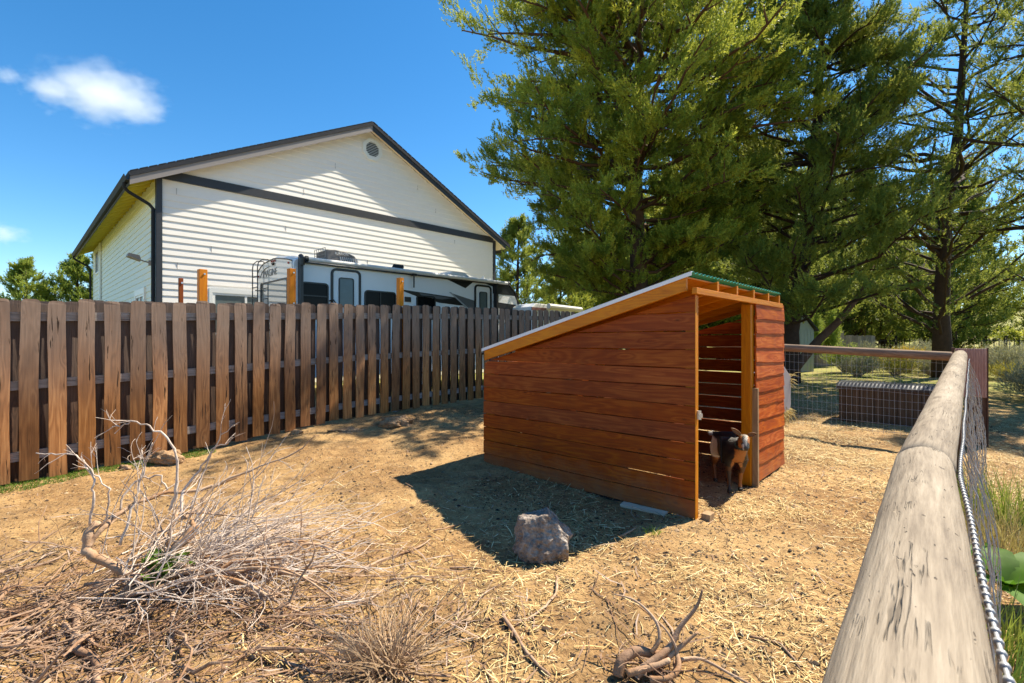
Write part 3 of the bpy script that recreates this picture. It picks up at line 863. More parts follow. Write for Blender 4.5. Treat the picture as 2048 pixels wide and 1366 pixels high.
# corrugated sheet
cm = MB(); nx_ = 31 * 8; vs = []
x0r, x1r = -.10, 2.225
for i in range(nx_ + 1):
    t = i / nx_; x = x0r + (x1r - x0r) * t; w = .008 * math.sin(t * 31 * 2 * math.pi) + .0095
    for (yy) in (YF - .055, YB + .03):
        zz = zr(yy) + .094 + w
        vs += [(x, yy, zz), (x, yy, zz + .003)]
fs = []
for i in range(nx_):
    a = i * 4; c = a + 4
    fs += [(a+1, c+1, c+3, a+3), (a, a+2, c+2, c), (a, c, c+1, a+1), (a+2, a+3, c+3, c+2)]
cm.add(vs, fs).build('corrugated_sheet', M['teal'], shed)
MB().prism([(YF - .05, zr(YF - .05) + .084), (YB + .03, zr(YB + .03) + .084), (YB + .03, zr(YB + .03) + .112), (YF - .05, zr(YF - .05) + .112)], 'x', -.108, -.1005).prism([(YF - .05, zr(YF - .05) + .1125), (YB + .03, zr(YB + .03) + .1125), (YB + .03, zr(YB + .03) + .116), (YF - .05, zr(YF - .05) + .116)], 'x', -.108, -.06).build('edge_trim', M['clearedge'], shed)
# latch hardware
MB().box((.0225, -.03, .80), (.045, .01, .87)).box((.024, -.045, .82), (.034, -.03, .85)).build('latch', M['steel'], shed)
# skid
MB().box((.00, .05, -.06), (.09, 2.4, .008)).build('skid', M['blacktar'], shed)
# loose things at the base
def base(name, x, y, z, label, cat, rz=0):
    p = shed_world(x, y); return empty(name, (p[0], p[1], z), SR + rz, label, cat)
def shed_world(x, y): return (SX + .688 * x - .725 * y, SY + .725 * x + .688 * y)
o = base('sunlit_gap_strip', -.05, .28, 0.0, 'pale strip standing in for sunlit ground under the bottom plank of the goat shed', 'board')  # added strip, stands in for sunlit ground seen through the gap
MB().box((-.035, -.06, .0), (.035, .34, .022)).build('strip', M['pale_x'], o, rot=(0, R(-8), R(3)))
o = base('wood_block', .10, -.06, 0.0, 'small pale timber block beside the near corner of the shed', 'block')
MB().box((-.05, -.035, -.02), (.05, .035, .055)).build('block', M['grey_z'], o, bevel=.004)
# hay feeder
fd = base('hay_feeder', SWD + .003, .02, 0, 'grey plastic corner feeder hanging on the right side of the goat shed', 'feeder')
m = MB()
poly = [(0.0, .60), (.36, .60), (.42, .66), (.42, 1.0), (.0, 1.20)]
m.add([], [])
def shell(poly, y0, y1):
    mm = MB(); mm.prism(poly, 'y', y0, y1); return mm
shell(poly, -.012, -.002).build('side_panel', M['feeder'], fd, bevel=.003)
shell(poly, .36, .37).build('side_panel', M['feeder'], fd)
MB().box((.408, -.002, .66), (.42, .36, 1.0)).build('front_panel', M['feeder'], fd)
hv = []
rh = random.Random(5)
hm = MB()
for k in range(520):
    if rh.random() < .75: p0 = Vector((rh.uniform(.05, .40), rh.uniform(-.02, .34), rh.uniform(.58, .66))); dz = rh.uniform(-.22, -.02)
    else: p0 = Vector((rh.uniform(.38, .43), rh.uniform(-.01, .34), rh.uniform(.92, 1.02))); dz = rh.uniform(-.10, .05)
    d = Vector((rh.uniform(-.03, .14), rh.uniform(-.13, .06), dz))
    hm.tube([p0, p0 + d * .5 + Vector((0, 0, .015)), p0 + d], [.0036, .003, .0015], 3, False)
M['hay'] = plain('dry_hay', (.50,.40,.17), .8, .2, vary=.3)
tag(hm.build('hay', M['hay'], fd), kind='stuff')

# ------------------------------------------------------------------ goat
def goat():
    root = empty('goat', (2.10, 4.74, g1(2.1, 4.7) + .012), R(-4), 'small black, tan and white goat standing in the shed doorway', 'goat')
    # (pos, radius), parent index ; front is -Y
    J = [((0, .06, .375), (.118, .128), -1),     # 0 belly/mid
         ((0, .17, .395), (.105, .112), 0),      # 1 loin
         ((0, .265, .405), (.085, .085), 1),     # 2 rump
         ((0, -.06, .385), (.105, .125), 0),     # 3 chest back
         ((0, -.155, .395), (.085, .115), 3),    # 4 shoulders
         ((.005, -.225, .43), (.062, .080), 4),  # 5 neck base
         ((.012, -.275, .50), (.047, .055), 5),  # 6 neck
         ((.014, -.305, .553), (.052, .050), 6), # 7 poll
         ((.0, -.352, .530), (.046, .044), 7),   # 8 brow
         ((-.016, -.408, .484), (.030, .029), 8),# 9 muzzle
         ((-.024, -.435, .462), (.022, .020), 9),# 10 nose
         ((-.01, .325, .455), (.022, .022), 2),     # 11 tail base
         ((-.05, .345, .475), (.022, .020), 11), # 12 tail
         ((-.095, .345, .468), (.016, .016), 12) ]
    def leg(side, front):
        if front:
            b = 4; x = .062 * side
            pts = [((x, -.15, .31), (.047, .055)), ((x * 1.05, -.135, .235), (.027, .030)), ((x * 1.05, -.14, .155), (.0185, .020)), ((x, -.135, .075), (.0135, .0135)), ((x, -.14, .032), (.016, .016)), ((x, -.150, .012), (.017, .019))]
            if side > 0: pts = [((p[0] , p[1] + .015 * i / 5 + .05 * (i > 1), p[2]), r) for i, (p, r) in enumerate(pts)]
        else:
            b = 2; x = .062 * side
            pts = [((x, .245, .315), (.052, .068)), ((x * 1.1, .215, .235), (.033, .040)), ((x * 1.1, .275, .17), (.020, .021)), ((x * 1.05, .262, .09), (.0135, .0135)), ((x, .258, .032), (.016, .016)), ((x, .246, .012), (.017, .019))]
        k = b
        for p, r in pts:
            J.append((p, r, k)); k = len(J) - 1
    leg(-1, True); leg(1, True); leg(-1, False); leg(1, False)
    me = bpy.data.meshes.new('goat_body')
    me.from_pydata([j[0] for j in J], [(j[2], i) for i, j in enumerate(J) if j[2] >= 0], [])
    ob = bpy.data.objects.new('tmpgoat', me); col.objects.link(ob)
    sk = ob.modifiers.new('skin', 'SKIN'); sk.use_smooth_shade = True
    sd = me.skin_vertices[0].data
    for i, j in enumerate(J):
        sd[i].radius = j[1]; sd[i].use_root = (i == 0)
    ss = ob.modifiers.new('sub', 'SUBSURF'); ss.levels = 3; ss.render_levels = 3
    dg = bpy.context.evaluated_depsgraph_get(); dg.update()
    bm_ = bpy.data.meshes.new_from_object(ob.evaluated_get(dg))
    bpy.data.objects.remove(ob)
    n = len(bm_.vertices); co = np.empty(n * 3, np.float32); bm_.vertices.foreach_get('co', co); co = co.reshape(-1, 3)
    x, y, z = co.T
    nz = (vnoise(y * 9 + 40, z * 9 + x * 7 + 40, 11) - .5)
    C = np.tile(np.array([.012, .010, .010]), (n, 1))
    tan = np.array([.40, .145, .030]); tand = np.array([.20, .070, .018]); whi = np.array([.72, .66, .60])
    legs = (z < .25 + nz * .06)
    C[legs] = tan * .8
    C[legs & (z > .17) & (y < 0)] = [.10, .04, .015]
    frontdark = legs & (y < -.05) & (x < 0) & (y < -.145) & (z < .2)
    C[frontdark] = [.03, .02, .015]
    C[legs & (z < .03)] = [.02, .015, .012]
    hind = (y > .18 + nz * .12) & (z < .36)
    C[hind] = tand
    whp = (x < .02) & ((((y - .135) / .115) ** 2 + ((z - .36) / .105) ** 2) < 1 + nz * 1.5)
    C[whp] = whi
    whb = (x < .03) & (((y - .03) / .10) ** 2 + ((z - .275) / .045) ** 2 < 1 + nz)
    C[whb] = whi * .95
    rump = (z > .455 + nz * .03) & (y > .17) & (y < .27)
    C[rump] = tan * 1.1
    brn = (x < 0) & (((y - .04) / .05) ** 2 + ((z - .33) / .06) ** 2 < 1 + nz * 2) & ~whp
    C[brn] = tand
    chestt = (y < -.165) & (z < .445 + nz * .03) & (z > .20) & (np.abs(x + .004) < .058 + nz * .03) & (z < .43)
    C[chestt] = tan
    face = (z > .44) & (y < -.28)
    # head axis from poll to nose
    a = np.array([.014, -.305, .560]); bb = np.array([-.024, -.425, .468]); d = (bb - a); L = np.linalg.norm(d); d /= L
    s = (co - a) @ d / L
    lat = (co - a) @ np.cross(d, [0, 0, 1]) / np.linalg.norm(np.cross(d, [0, 0, 1]))
    head = (s > -.1) & (y < -.285) & (z > .44)
    C[head] = tan * .9
    C[head & (np.abs(lat) < .022) & (s < .9)] = [.02, .016, .015]
    C[head & (s > .62)] = [.03, .025, .022]
    up = (co - a) @ np.cross(np.cross(d, [0, 0, 1]), d)
    C[head & (np.abs(lat) < .012) & (s > .35) & (s < .85)] = [.14, .14, .14]  # highlight down the nose, painted into the coat colour
    C[head & (s < .12) & (z > .57)] = [.22, .17, .12]
    C[head & (s > .75) & (lat > .01)] = [.6, .55, .5]
    tailm = (y > .32); C[tailm] = [.05, .045, .04]; C[tailm & (x < -.05)] = [.4, .38, .36]
    at = bm_.attributes.new('coat', 'FLOAT_COLOR', 'POINT')
    at.data.foreach_set('color', np.concatenate([C, np.ones((n, 1))], 1).astype(np.float32).ravel())
    t = NT('goat_coat'); c = t.n('ShaderNodeAttribute', attribute_name='coat').outputs['Color']
    tc = t.n('ShaderNodeTexCoord').outputs['Object']
    hair = t.noise(t.mapping(tc, (160, 160, 28)), 1, 3, .7)
    c2 = t.mix(hair, t.mix(1.0, c, (.55, .55, .55), 'MULTIPLY'), t.mix(1.0, c, (1.4, 1.4, 1.4), 'MULTIPLY'))
    t.bsdf(c2, .42, .5, height=hair, bstr=.8, bdist=.004)
    bm_.materials.clear(); bm_.materials.append(t.m)
    bm_.polygons.foreach_set('use_smooth', [True] * len(bm_.polygons))
    link_mesh('body', bm_, root)
    no = np.empty(n * 3, np.float32); bm_.vertices.foreach_get('normal', no); no = no.reshape(-1, 3)
    rg = np.random.default_rng(3); idx = rg.integers(0, n, 22000); idx = idx[co[idx, 2] > .035]
    p = co[idx] + rg.normal(0, .0025, (len(idx), 3)); nn = no[idx]
    flow = np.stack([0 * p[:, 0], np.full(len(idx), .8), np.full(len(idx), -.7)], 1); flow[p[:, 2] < .25] = [0, .1, -1]
    flow = flow - nn * (flow * nn).sum(1, keepdims=True)
    dr = flow + nn * .42 + rg.normal(0, .22, flow.shape); dr /= np.linalg.norm(dr, axis=1, keepdims=True)
    hl = np.where(p[:, 2] < .25, .006, .013) * rg.uniform(.6, 1.4, len(idx)); hl = np.where(p[:, 1] < -.3, .005, hl)
    sdv = np.cross(dr, nn); sdv /= np.maximum(np.linalg.norm(sdv, axis=1, keepdims=True), 1e-6)
    VV = np.stack([p - sdv * .0007, p + sdv * .0007, p + dr * hl[:, None]], 1).reshape(-1, 3)
    fm = np_mesh('fur', VV, np.arange(len(VV)).reshape(-1, 3), t.m)
    fa = fm.attributes.new('coat', 'FLOAT_COLOR', 'POINT')
    CC = np.repeat(C[idx] * rg.uniform(.75, 1.3, (len(idx), 1)), 3, 0)
    fa.data.foreach_set('color', np.concatenate([CC, np.ones((len(CC), 1))], 1).astype(np.float32).ravel())
    tag(link_mesh('fur', fm, root), kind='stuff')
    # ears
    M['ear'] = plain('ear_hide', (.20,.09,.03), .6, .3, vary=.4, nscale=30)
    for sgn, tip in ((-1, Vector((-.105, -.300, .640))), (1, Vector((.118, -.325, .592)))):
        b0 = Vector((.014 + sgn * .032, -.308, .577))
        ax = (tip - b0); Ln = ax.length; ax.normalize(); sd_ = ax.cross(Vector((0, -1, .2))).normalized(); nn = ax.cross(sd_)
        vs = []; K = 7
        for i in range(K):
            t_ = i / (K - 1); w = .021 * math.sin(math.pi * (.18 + .80 * t_)) ** .8
            for q in (-1, -.5, 0, .5, 1):
                vs.append(b0 + ax * Ln * t_ + sd_ * w * q + nn * (.010 * (1 - q * q)) )
        fs = [(i*5+j, i*5+j+1, i*5+j+6, i*5+j+5) for i in range(K-1) for j in range(4)]
        e = MB().add(vs, fs).build('ear', M['ear'], root, smooth=True)
        md = e.modifiers.new('s', 'SOLIDIFY'); md.thickness = .005
    for sgn in (-1, 1):
        c0 = Vector((.002, -.338, .545)) + Vector((sgn * .036, .004, 0))
        m = MB(); 
        for i in range(5):
            ph0 = -math.pi/2 + math.pi * i / 4
            for j in range(8): m.v.append(tuple(c0 + Vector((math.cos(ph0)*math.cos(j*math.pi/4), math.cos(ph0)*math.sin(j*math.pi/4), math.sin(ph0))) * .0085))
        m.f = [(i*8+j, i*8+(j+1)%8, (i+1)*8+(j+1)%8, (i+1)*8+j) for i in range(4) for j in range(8)]
        m.build('eye', M['eye'], root, smooth=True)
    for (x, y) in ((-.062, -.150), (.062, -.085), (-.062, .246), (.062, .246)):
        MB().prism([(x-.016, y-.022), (x+.016, y-.022), (x+.018, y+.016), (x-.018, y+.016)], 'z', -.012, .022).build('hoof', M['hoof'], root, bevel=.004)
    cl = MB(); pts = []
    for k in range(17):
        a_ = 2 * math.pi * k / 16
        pts.append(Vector((.010 + .058 * math.cos(a_), -.262 + .048 * math.sin(a_), .468 + .028 * math.sin(a_))))
    M['collar'] = plain('green_collar_web', (.02,.05,.035), .6)
    cl.tube(pts, .0055, 6, False).build('collar', M['collar'], root)
    root.scale = (.98, .98, .97)
goat()

# ------------------------------------------------------------------ paddock rails, posts and wire
def log_mesh(p0, p1, r0, r1, seed, n=28, segs=70, knots=()):
    p0 = Vector(p0); p1 = Vector(p1); L = (p1 - p0).length
    d = (p1 - p0).normalized(); a = d.cross(Vector((0, 0, 1))).normalized(); c = a.cross(d)
    vs = []; fs = []
    for i in range(segs + 1):
        t = i / segs; rr = r0 + (r1 - r0) * t
        for k in range(n):
            an = 2 * math.pi * k / n
            q = rr * (1 + .025 * math.sin(3 * an + seed + t * 2) * (.5 + .5 * math.sin(t * 5 + seed)) + .035 * (float(vnoise(t * L * 3 + seed, 10 * math.cos(an) * .25 + 5, 21)) - .5) * 2 + .02 * (float(vnoise(t * L * 11 + seed, k * .8, 22)) - .5))
            vs.append((t * L, -q * math.cos(an), q * math.sin(an)))
    for i in range(segs):
        for k in range(n):
            k2 = (k + 1) % n; fs.append((i*n+k, i*n+k2, (i+1)*n+k2, (i+1)*n+k))
    # domed ends
    for e, s in ((0, -1), (segs, 1)):
        b = len(vs); rr = (r0 if e == 0 else r1)
        for k in range(n):
            an = 2 * math.pi * k / n
            vs.append((e / segs * L + s * .012, -rr * .86 * math.cos(an), rr * .86 * math.sin(an)))
        for k in range(n):
            k2 = (k + 1) % n; q = (e*n+k, e*n+k2, b+k2, b+k); fs.append(q if s > 0 else q[::-1])
        fs.append(tuple(b + k for k in range(n)) if s > 0 else tuple(b + k for k in range(n))[::-1])
    return MB().add(vs, fs), d
def logmat(name, light=1.0):
    t = NT(name); v = t.coords()
    sc = lambda a, b: (a, b, b)
    fine = t.noise(t.mapping(v, sc(5, 75)), 1, 4, .65)
    low = t.noise(t.mapping(v, sc(1.4, 5)), 1, 3, .6)
    spot = t.noise(t.mapping(v, sc(22, 60)), 1, 2, .6)
    f = t.math('ADD', t.math('MULTIPLY', fine, .5), t.math('MULTIPLY', low, .5))
    c = t.ramp(f, [(.3, (.13*light,.10*light,.075*light)), (.5, (.29*light,.235*light,.175*light)), (.68, (.42*light,.35*light,.27*light))])
    cn = t.noise(t.mapping(v, sc(2.0, 42)), 1, 3, .6, .25)
    msk = t.ramp(t.noise(t.mapping(v, sc(5, 14)), 1, 2, .5), [(.57, (0,0,0)), (.66, (1,1,1))])
    cr = t.math('MULTIPLY', t.ramp(t.math('ABSOLUTE', t.math('SUBTRACT', cn, .47)), [(.0, (1,1,1)), (.010, (1,1,1)), (.024, (0,0,0))]), msk)
    sp = t.ramp(spot, [(.27, (1,1,1)), (.31, (0,0,0))])
    c = t.mix(t.math('MULTIPLY', cr, .5), c, (.035,.025,.018))
    c = t.mix(t.math('MULTIPLY', sp, .55), c, (.07,.05,.04))
    vo = t.n('ShaderNodeTexVoronoi'); t.l(t.mapping(v, sc(1.6, 4.5)), vo.inputs['Vector']); vo.inputs['Scale'].default_value = 1
    kn = t.ramp(vo.outputs['Distance'], [(.05, (1,1,1)), (.13, (0,0,0))])
    c = t.mix(t.math('MULTIPLY', kn, .6), c, (.09,.065,.045))
    h = t.math('SUBTRACT', t.math('MULTIPLY', fine, .8), t.math('MULTIPLY', t.math('MAXIMUM', cr, sp), 1.4))
    t.bsdf(c, .85, .25, height=h, bstr=.8, bdist=.006)
    return t.m
M['log'] = logmat('silvered_log', .95)
near0 = Vector((-.024, 0, 1.42 - .415)); near_d = Vector((.85, 1, -.016))
joint = near0 + near_d * 1.73
far_d = Vector((.934, 1, .0507)); far_end = joint + far_d * (6.62 - 1.73)
def add_rail(name, a, b, r0, r1, seed, mat, label, cat='rail'):
    mb, d = log_mesh(a, b, r0, r1, seed)
    o = mb.build(name, mat, None, smooth=True)
    o.location = a
    o.rotation_euler = (0, -math.asin(d.z), math.atan2(d.y, d.x))
    return tag(o, label, cat)
add_rail('log_rail', near0 + near_d * (-1.2), joint + near_d * .03, .084, .080, 3, M['log'], 'nearest silvery round log rail running out of the bottom right of the picture')
add_rail('log_rail', joint - far_d * .02, far_end, .081, .079, 9, M['log'], 'second silvery log rail leading on to the corner post')
corner = Vector((6.33, 6.80, 0))
u_d = Vector((-.725, .688, 0))
r2a = Vector((6.02, 6.76, 1.215)); r2b = r2a + u_d * 3.6 + Vector((0, 0, .18))
add_rail('log_rail', r2a, r2b, .062, .058, 14, M['rail2'], 'brown horizontal log rail behind the shed, meeting the corner post')
# posts
def post(p, w, z1, label, rz=.8, mat='dpost', name='fence_post'):
    o = empty(name, (p[0], p[1], g1(p[0], p[1]) - .05), rz, label, 'post')
    MB().box((-w/2, -w/2, 0), (w/2, w/2, z1 + .05)).build('shaft', M[mat], o, bevel=.006)
    return o
cp = post((corner.x, corner.y), .14, 1.30, 'dark brown corner post with faded pink ribbed sleeve where the rails meet', rz=R(-42))
ribs = MB()
cpz = 1.35
ribs.box((-.165, -.10, .72), (.155, -.075, cpz + .03)); 
for k in range(12): ribs.box((-.16 + k * .0265, -.107, .73), (-.147 + k * .0265, -.1003, cpz + .025))
ribs.build('sleeve_panel', M['pinkpost'], cp, bevel=.003)
MB().box((-.20, -.09, .0), (-.169, .07, cpz + .04)).build('side_strip', M['dpost'], cp)
MB().box((-.02, -.07, .0), (.155, .06, .75)).build('shaft', M['dpost'], cp)
MB().box((.158, -.09, .0), (.172, .07, cpz + .04)).build('side_strip', M['dpost'], cp)
jx = joint + far_d * .05
post((jx.x + .02, jx.y + .0), .11, 1.0 - .07, 'dark post under the joint of the two near log rails')
mid = joint + far_d * 2.5
post((mid.x, mid.y), .11, 1.05, 'dark post under the middle of the second log rail')
pL = r2a + u_d * 2.45
post((pL.x, pL.y + .05), .10, 1.2, 'post under the brown rail just right of the goat shed')
# welded wire panel under the brown rail
wm = MB(); L2 = 3.2
wp = empty('wire_panel', (r2a.x + .03, r2a.y + .07, 0), math.atan2(u_d.y, u_d.x), 'welded wire mesh panel hanging below the brown rail', 'mesh')
nvw = int(L2 / .066)
for k in range(nvw):
    x = k * .066; zb = .05; zt = 1.17 + .05 * x
    wm.tube([(x, .004 * math.sin(k * 2.1), zt), (x + .003 * math.sin(k), 0, .6), (x, .004 * math.cos(k * 1.3), zb)], .0017, 4, False)
z = .08; q = 0
while z < 1.22:
    pts = [(x, .004 * math.sin(x * 9 + q), z + .05 * x * (z / 1.2) + .004 * math.sin(x * 5 + q * 2)) for x in np.linspace(0, L2, 30)]
    wm.tube(pts, .0017, 4, False); z += .115; q += 1
tag(wm.build('mesh', M['meshwire'], wp), kind='stuff')
# chicken wire along the long rails
def chicken(a, d, length, side, label, top_r=.086, seed=0):
    dd = Vector((d.x, d.y, d.z)).normalized(); nrm = Vector((dd.y, -dd.x, 0)).normalized()
    ang = math.atan2(dd.y, dd.x)
    o = empty('chicken_wire', (a.x, a.y, 0), ang, label, 'wire')
    m = MB(); cell = .125; hh = .105; rw = .0015
    ncol = int(length / cell); r = random.Random(seed)
    H = 1.02
    nrow = int(H / hh)
    node = {}
    def pt(s, h):
        # local: x along, y = -side, z up. hangs from the outer shoulder of the log and bulges outwards
        z0 = a.z + d.z / Vector((d.x, d.y, 0)).length * s - .015
        z = z0 - h
        out = -(top_r + .004 + .11 * math.sin(min(1, h / .5) * 1.5) * (0.6 + .4 * math.sin(s * 2.3)) + .012 * min(1, h * 8) * math.sin(s * 17 + h * 13))
        return (s, out, max(z, .02))
    for i in range(ncol):
        for j in range(nrow):
            s = i * cell + (cell / 2 if j % 2 else 0) + r.uniform(-.006, .006) * 0; h = j * hh
            p = pt(s, h); p2 = pt(s, h + hh * .38)
            m.tube([p, p2], rw * 1.9, 4, False)
            m.tube([p2, pt(s + cell / 2, h + hh)], rw, 3, False)
            m.tube([p2, pt(s - cell / 2, h + hh)], rw, 3, False)
    tag(m.build('netting', M['galv'], o), kind='stuff')
    # selvedge: twisted strand
    c = MB(); pts = []; pts2 = []
    L = length; n = int(L / .008)
    for k in range(n):
        s = k * .008; base_ = pt(s, 0); an = s / .035 * 2 * math.pi * .5
        wob = .0015 * math.sin(s * 7)
        pts.append((s, base_[1] - .003 + .0028 * math.cos(an) + wob, base_[2] + .004 + .0028 * math.sin(an) + .004 * math.sin(s * 5)))
        pts2.append((s, base_[1] - .003 - .0028 * math.cos(an) + wob, base_[2] + .004 - .0028 * math.sin(an) + .004 * math.sin(s * 5)))
    c.tube([((a_[0]+b2[0])/2, (a_[1]+b2[1])/2, (a_[2]+b2[2])/2) for a_, b2 in zip(pts[::4], pts2[::4])], .0034, 6)
    for k in range(int(L / .0375)):
        s = k * .0375; b_ = pt(s, 0); wob = .0015 * math.sin(s * 7)
        c.tube([(s, b_[1] - .003 + wob, b_[2] + .004 + .004 * math.sin(s * 5)), (s + .009, b_[1] - .003 + wob, b_[2] + .004 + .004 * math.sin(s * 5))], .0062, 8)
    tag(c.build('selvedge_wire', M['galv'], o, smooth=True))
chicken(near0 + near_d * (-.6), near_d, 3.05, 1, 'chicken wire hanging along the outer side of the nearest log rail', seed=1)
chicken(joint, far_d, 6.3, 1, 'chicken wire hanging along the outer side of the second log rail', seed=2)

# ------------------------------------------------------------------ dark storage box
bo = empty('storage_box', (5.83, 8.80, g1(6.2, 8.4)), math.atan2(-.688, .725), 'brown panelled storage box with a glossy dark lid behind the wire mesh', 'box')
BL, BW, BH = 1.45, .75, .58
MB().box((.02, .02, 0), (BL - .02, BW - .02, BH)).build('carcass', M['boxbrown'], bo)
for k in range(14):
    x = .0 + k * BL / 14
    MB().box((x + .004, 0, .01), (x + BL / 14 - .004, .019, BH - .005)).build('panel', M['boxbrown'], bo)
lid = MB(); n = 56; vs = []
for i in range(n + 1):
    x = -.03 + (BL + .06) * i / n; rib = .004 * (i % 2)
    for (y, zz) in ((-.04, BH), (-.045, BH + .04), (.06, BH + .10 + rib), (BW / 2, BH + .12 + rib), (BW - .06, BH + .10 + rib), (BW + .04, BH + .04), (BW + .04, BH)):
        vs.append((x, y, zz))
fs = [(i*7+j, (i+1)*7+j, (i+1)*7+(j+1) % 7, i*7+(j+1) % 7) for i in range(n) for j in range(7)] + [tuple(range(7)), tuple(range(n*7, n*7+7))]
lid.add(vs, fs).build('lid', M['lidplastic'], bo)
# ------------------------------------------------------------------ trees and bushes
def norm(a): return a / np.maximum(np.linalg.norm(a, axis=-1, keepdims=True), 1e-9)
def sprays(Pn, D, L, k, leaf, width, r, tint, spread=.75):
    """Pn,D (n,3), L (n,), returns V,F,T : little diamond leaflets along each spray"""
    n = len(Pn)
    f = (np.arange(k) + .5) / k
    f = np.broadcast_to(f, (n, k)) + r.normal(0, .03, (n, k))
    rnd = r.normal(size=(n, k, 3))
    side = norm(np.cross(D[:, None, :], rnd))
    dirn = norm(D[:, None, :] * (1.0 - .1) + side * spread + r.normal(0, .12, (n, k, 3)))
    base = Pn[:, None, :] + D[:, None, :] * (f * L[:, None])[..., None] 
    ll = (leaf * (1.15 - .6 * f) * r.uniform(.7, 1.3, (n, k)))[..., None]
    wv = norm(np.cross(dirn, r.normal(size=(n, k, 3)))) * width * r.uniform(.7, 1.3, (n, k, 1))
    tip = base + dirn * ll; mid = base + dirn * ll * .5
    V = np.stack([base + wv, base - wv, tip], 2).reshape(-1, 3)
    F = np.arange(n * k * 3).reshape(-1, 3)
    T = np.clip(np.repeat(tint, k * 3) + np.repeat(r.normal(0, .08, n * k), 3), 0, 1)
    return V, F, T
class Tree:
    def __init__(s): s.P = []; s.D = []; s.L = []; s.T = []; s.w = MB()
    def add(s, P_, D_, L_, T_): s.P.append(P_); s.D.append(D_); s.L.append(L_); s.T.append(T_)
def make_tree(seed, H, trunk_pts, trunk_r, prof, nlimb, sub, per, spray_len, leaf, width, k, elev=(.1, .7), z0=1.0, dens=1.0, tint_mu=.45, limb_r=.05, curl=.5, side_dark=None, azim=None, gap=None, front=0.0, jit=.42, rough=.72, nd=.33, cvar=.15):
    r = np.random.default_rng(seed); T = Tree()
    tp = np.array(trunk_pts, float)
    def tr(z): return np.array([np.interp(z, tp[:, 2], tp[:, 0]), np.interp(z, tp[:, 2], tp[:, 1]), z])
    T.w.tube([tuple(p) for p in tp], list(np.interp(tp[:, 2], [0, .3, H], [trunk_r * 1.35, trunk_r, .02])), 12)
    for i in range(nlimb):
        u = (i + r.random()) / nlimb
        z = z0 + (H - z0 - .15) * u ** .9
        az = r.uniform(0, 2 * np.pi) if azim is None else azim(r)
        Rm = np.interp(z, [p[0] for p in prof], [p[1] for p in prof])
        L = Rm * r.uniform(rough, 1.1) * (1 - front * max(0, -math.sin(az)))
        if L < .15: continue
        el = r.uniform(*elev)
        d = np.array([np.cos(az) * np.cos(el), np.sin(az) * np.cos(el), np.sin(el)])
        zz = max(.3, z - L * np.sin(el) * .8)
        b = tr(zz)
        n = 7; s_ = np.linspace(0, 1, n)
        Lh = L / max(np.cos(el), .5)
        pts = b + np.outer(s_, d) * Lh + np.stack([0*s_, 0*s_, curl * Lh * .25 * (s_ ** 2)], 1) + np.cumsum(r.normal(0, .025 * Lh, (n, 3)), 0) * (s_[:, None] > 0)
        lr = limb_r * (L / 2.5)
        T.w.tube([tuple(p) for p in pts], list(lr * (1 - s_ * .85) + .006), 5, False)
        for j in range(sub):
            t = .22 + .78 * (j + r.random()) / sub
            p0 = np.array([np.interp(t, s_, pts[:, c]) for c in range(3)])
            sd = norm(np.cross(d, [0, 0, 1])[None])[0] * r.choice([-1, 1])
            dd = norm((d * r.uniform(.3, 1) + sd * r.uniform(.2, 1.1) + np.array([0, 0, r.uniform(-.25, .7)]))[None])[0]
            sl = L * r.uniform(.18, .38) * (1.15 - .5 * t) + .15
            p1 = p0 + dd * sl
            if j % 2 == 0: T.w.tube([tuple(p0), tuple(p0 + dd * sl * .6 + np.array([0, 0, .03])), tuple(p1)], [lr * .3 + .005, .008, .004], 4, False)
            if gap is not None and gap(p1, r): continue
            m = max(1, int(per * dens * r.uniform(.6, 1.4)))
            tt = r.random(m) ** .7
            Pn = p0 + tt[:, None] * (p1 - p0) + r.normal(0, (.09 * sl + .05) * jit * 1.3, (m, 3))
            up = np.array([0, 0, 1.0])
            D = norm(dd * .8 + up * r.uniform(.2, 1.1) + r.normal(0, nd, (m, 3)))
            cl = r.normal(0, cvar)
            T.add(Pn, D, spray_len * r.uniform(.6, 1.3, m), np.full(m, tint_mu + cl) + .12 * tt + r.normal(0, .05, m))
    Pn = np.concatenate(T.P); D = np.concatenate(T.D); L = np.concatenate(T.L); tn = np.clip(np.concatenate(T.T), 0, 1)
    V, F, TT = sprays(Pn, D, L, k, leaf, width, r, tn)
    return T.w, V, F, TT
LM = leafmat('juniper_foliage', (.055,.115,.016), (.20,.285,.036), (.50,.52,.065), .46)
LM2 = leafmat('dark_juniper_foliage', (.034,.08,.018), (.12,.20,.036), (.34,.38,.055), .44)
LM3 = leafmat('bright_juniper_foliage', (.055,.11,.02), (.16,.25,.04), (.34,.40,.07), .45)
def place_tree(name, loc, data, mat, label, cat='tree', group=None, bark='bark', rz=0, sc=1):
    w, V, F, TT = data
    o = empty(name, loc, rz, label, cat, group); o.scale = (sc, sc, sc)
    w.build('trunk', M[bark], o, smooth=True)
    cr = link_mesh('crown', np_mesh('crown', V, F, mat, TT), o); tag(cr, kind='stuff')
    return o
# T1: the big bright juniper behind the fence
c1 = (3.55, 14.1)
T1 = make_tree(11, 14, [(0, 0, -.2), (.1, 0, 2.5), (0, .1, 6), (.1, 0, 10), (0, 0, 13.8)], .30,
    [(1.2, 1.6), (2.3, 2.3), (4.0, 3.0), (5.7, 3.9), (7.1, 4.6), (9.0, 4.5), (10.8, 3.6), (12.4, 1.8), (14, .3)],
    200, 12, 30, .26, .088, .0155, 12, elev=(-.2, .42), z0=1.1, tint_mu=.54, limb_r=.042, front=.10, curl=.22, jit=.40, rough=.62, nd=.30, cvar=.17)
place_tree('juniper_tree', (c1[0], c1[1], g1(*c1)), T1, LM, 'huge bright green juniper rising behind the goat shed')
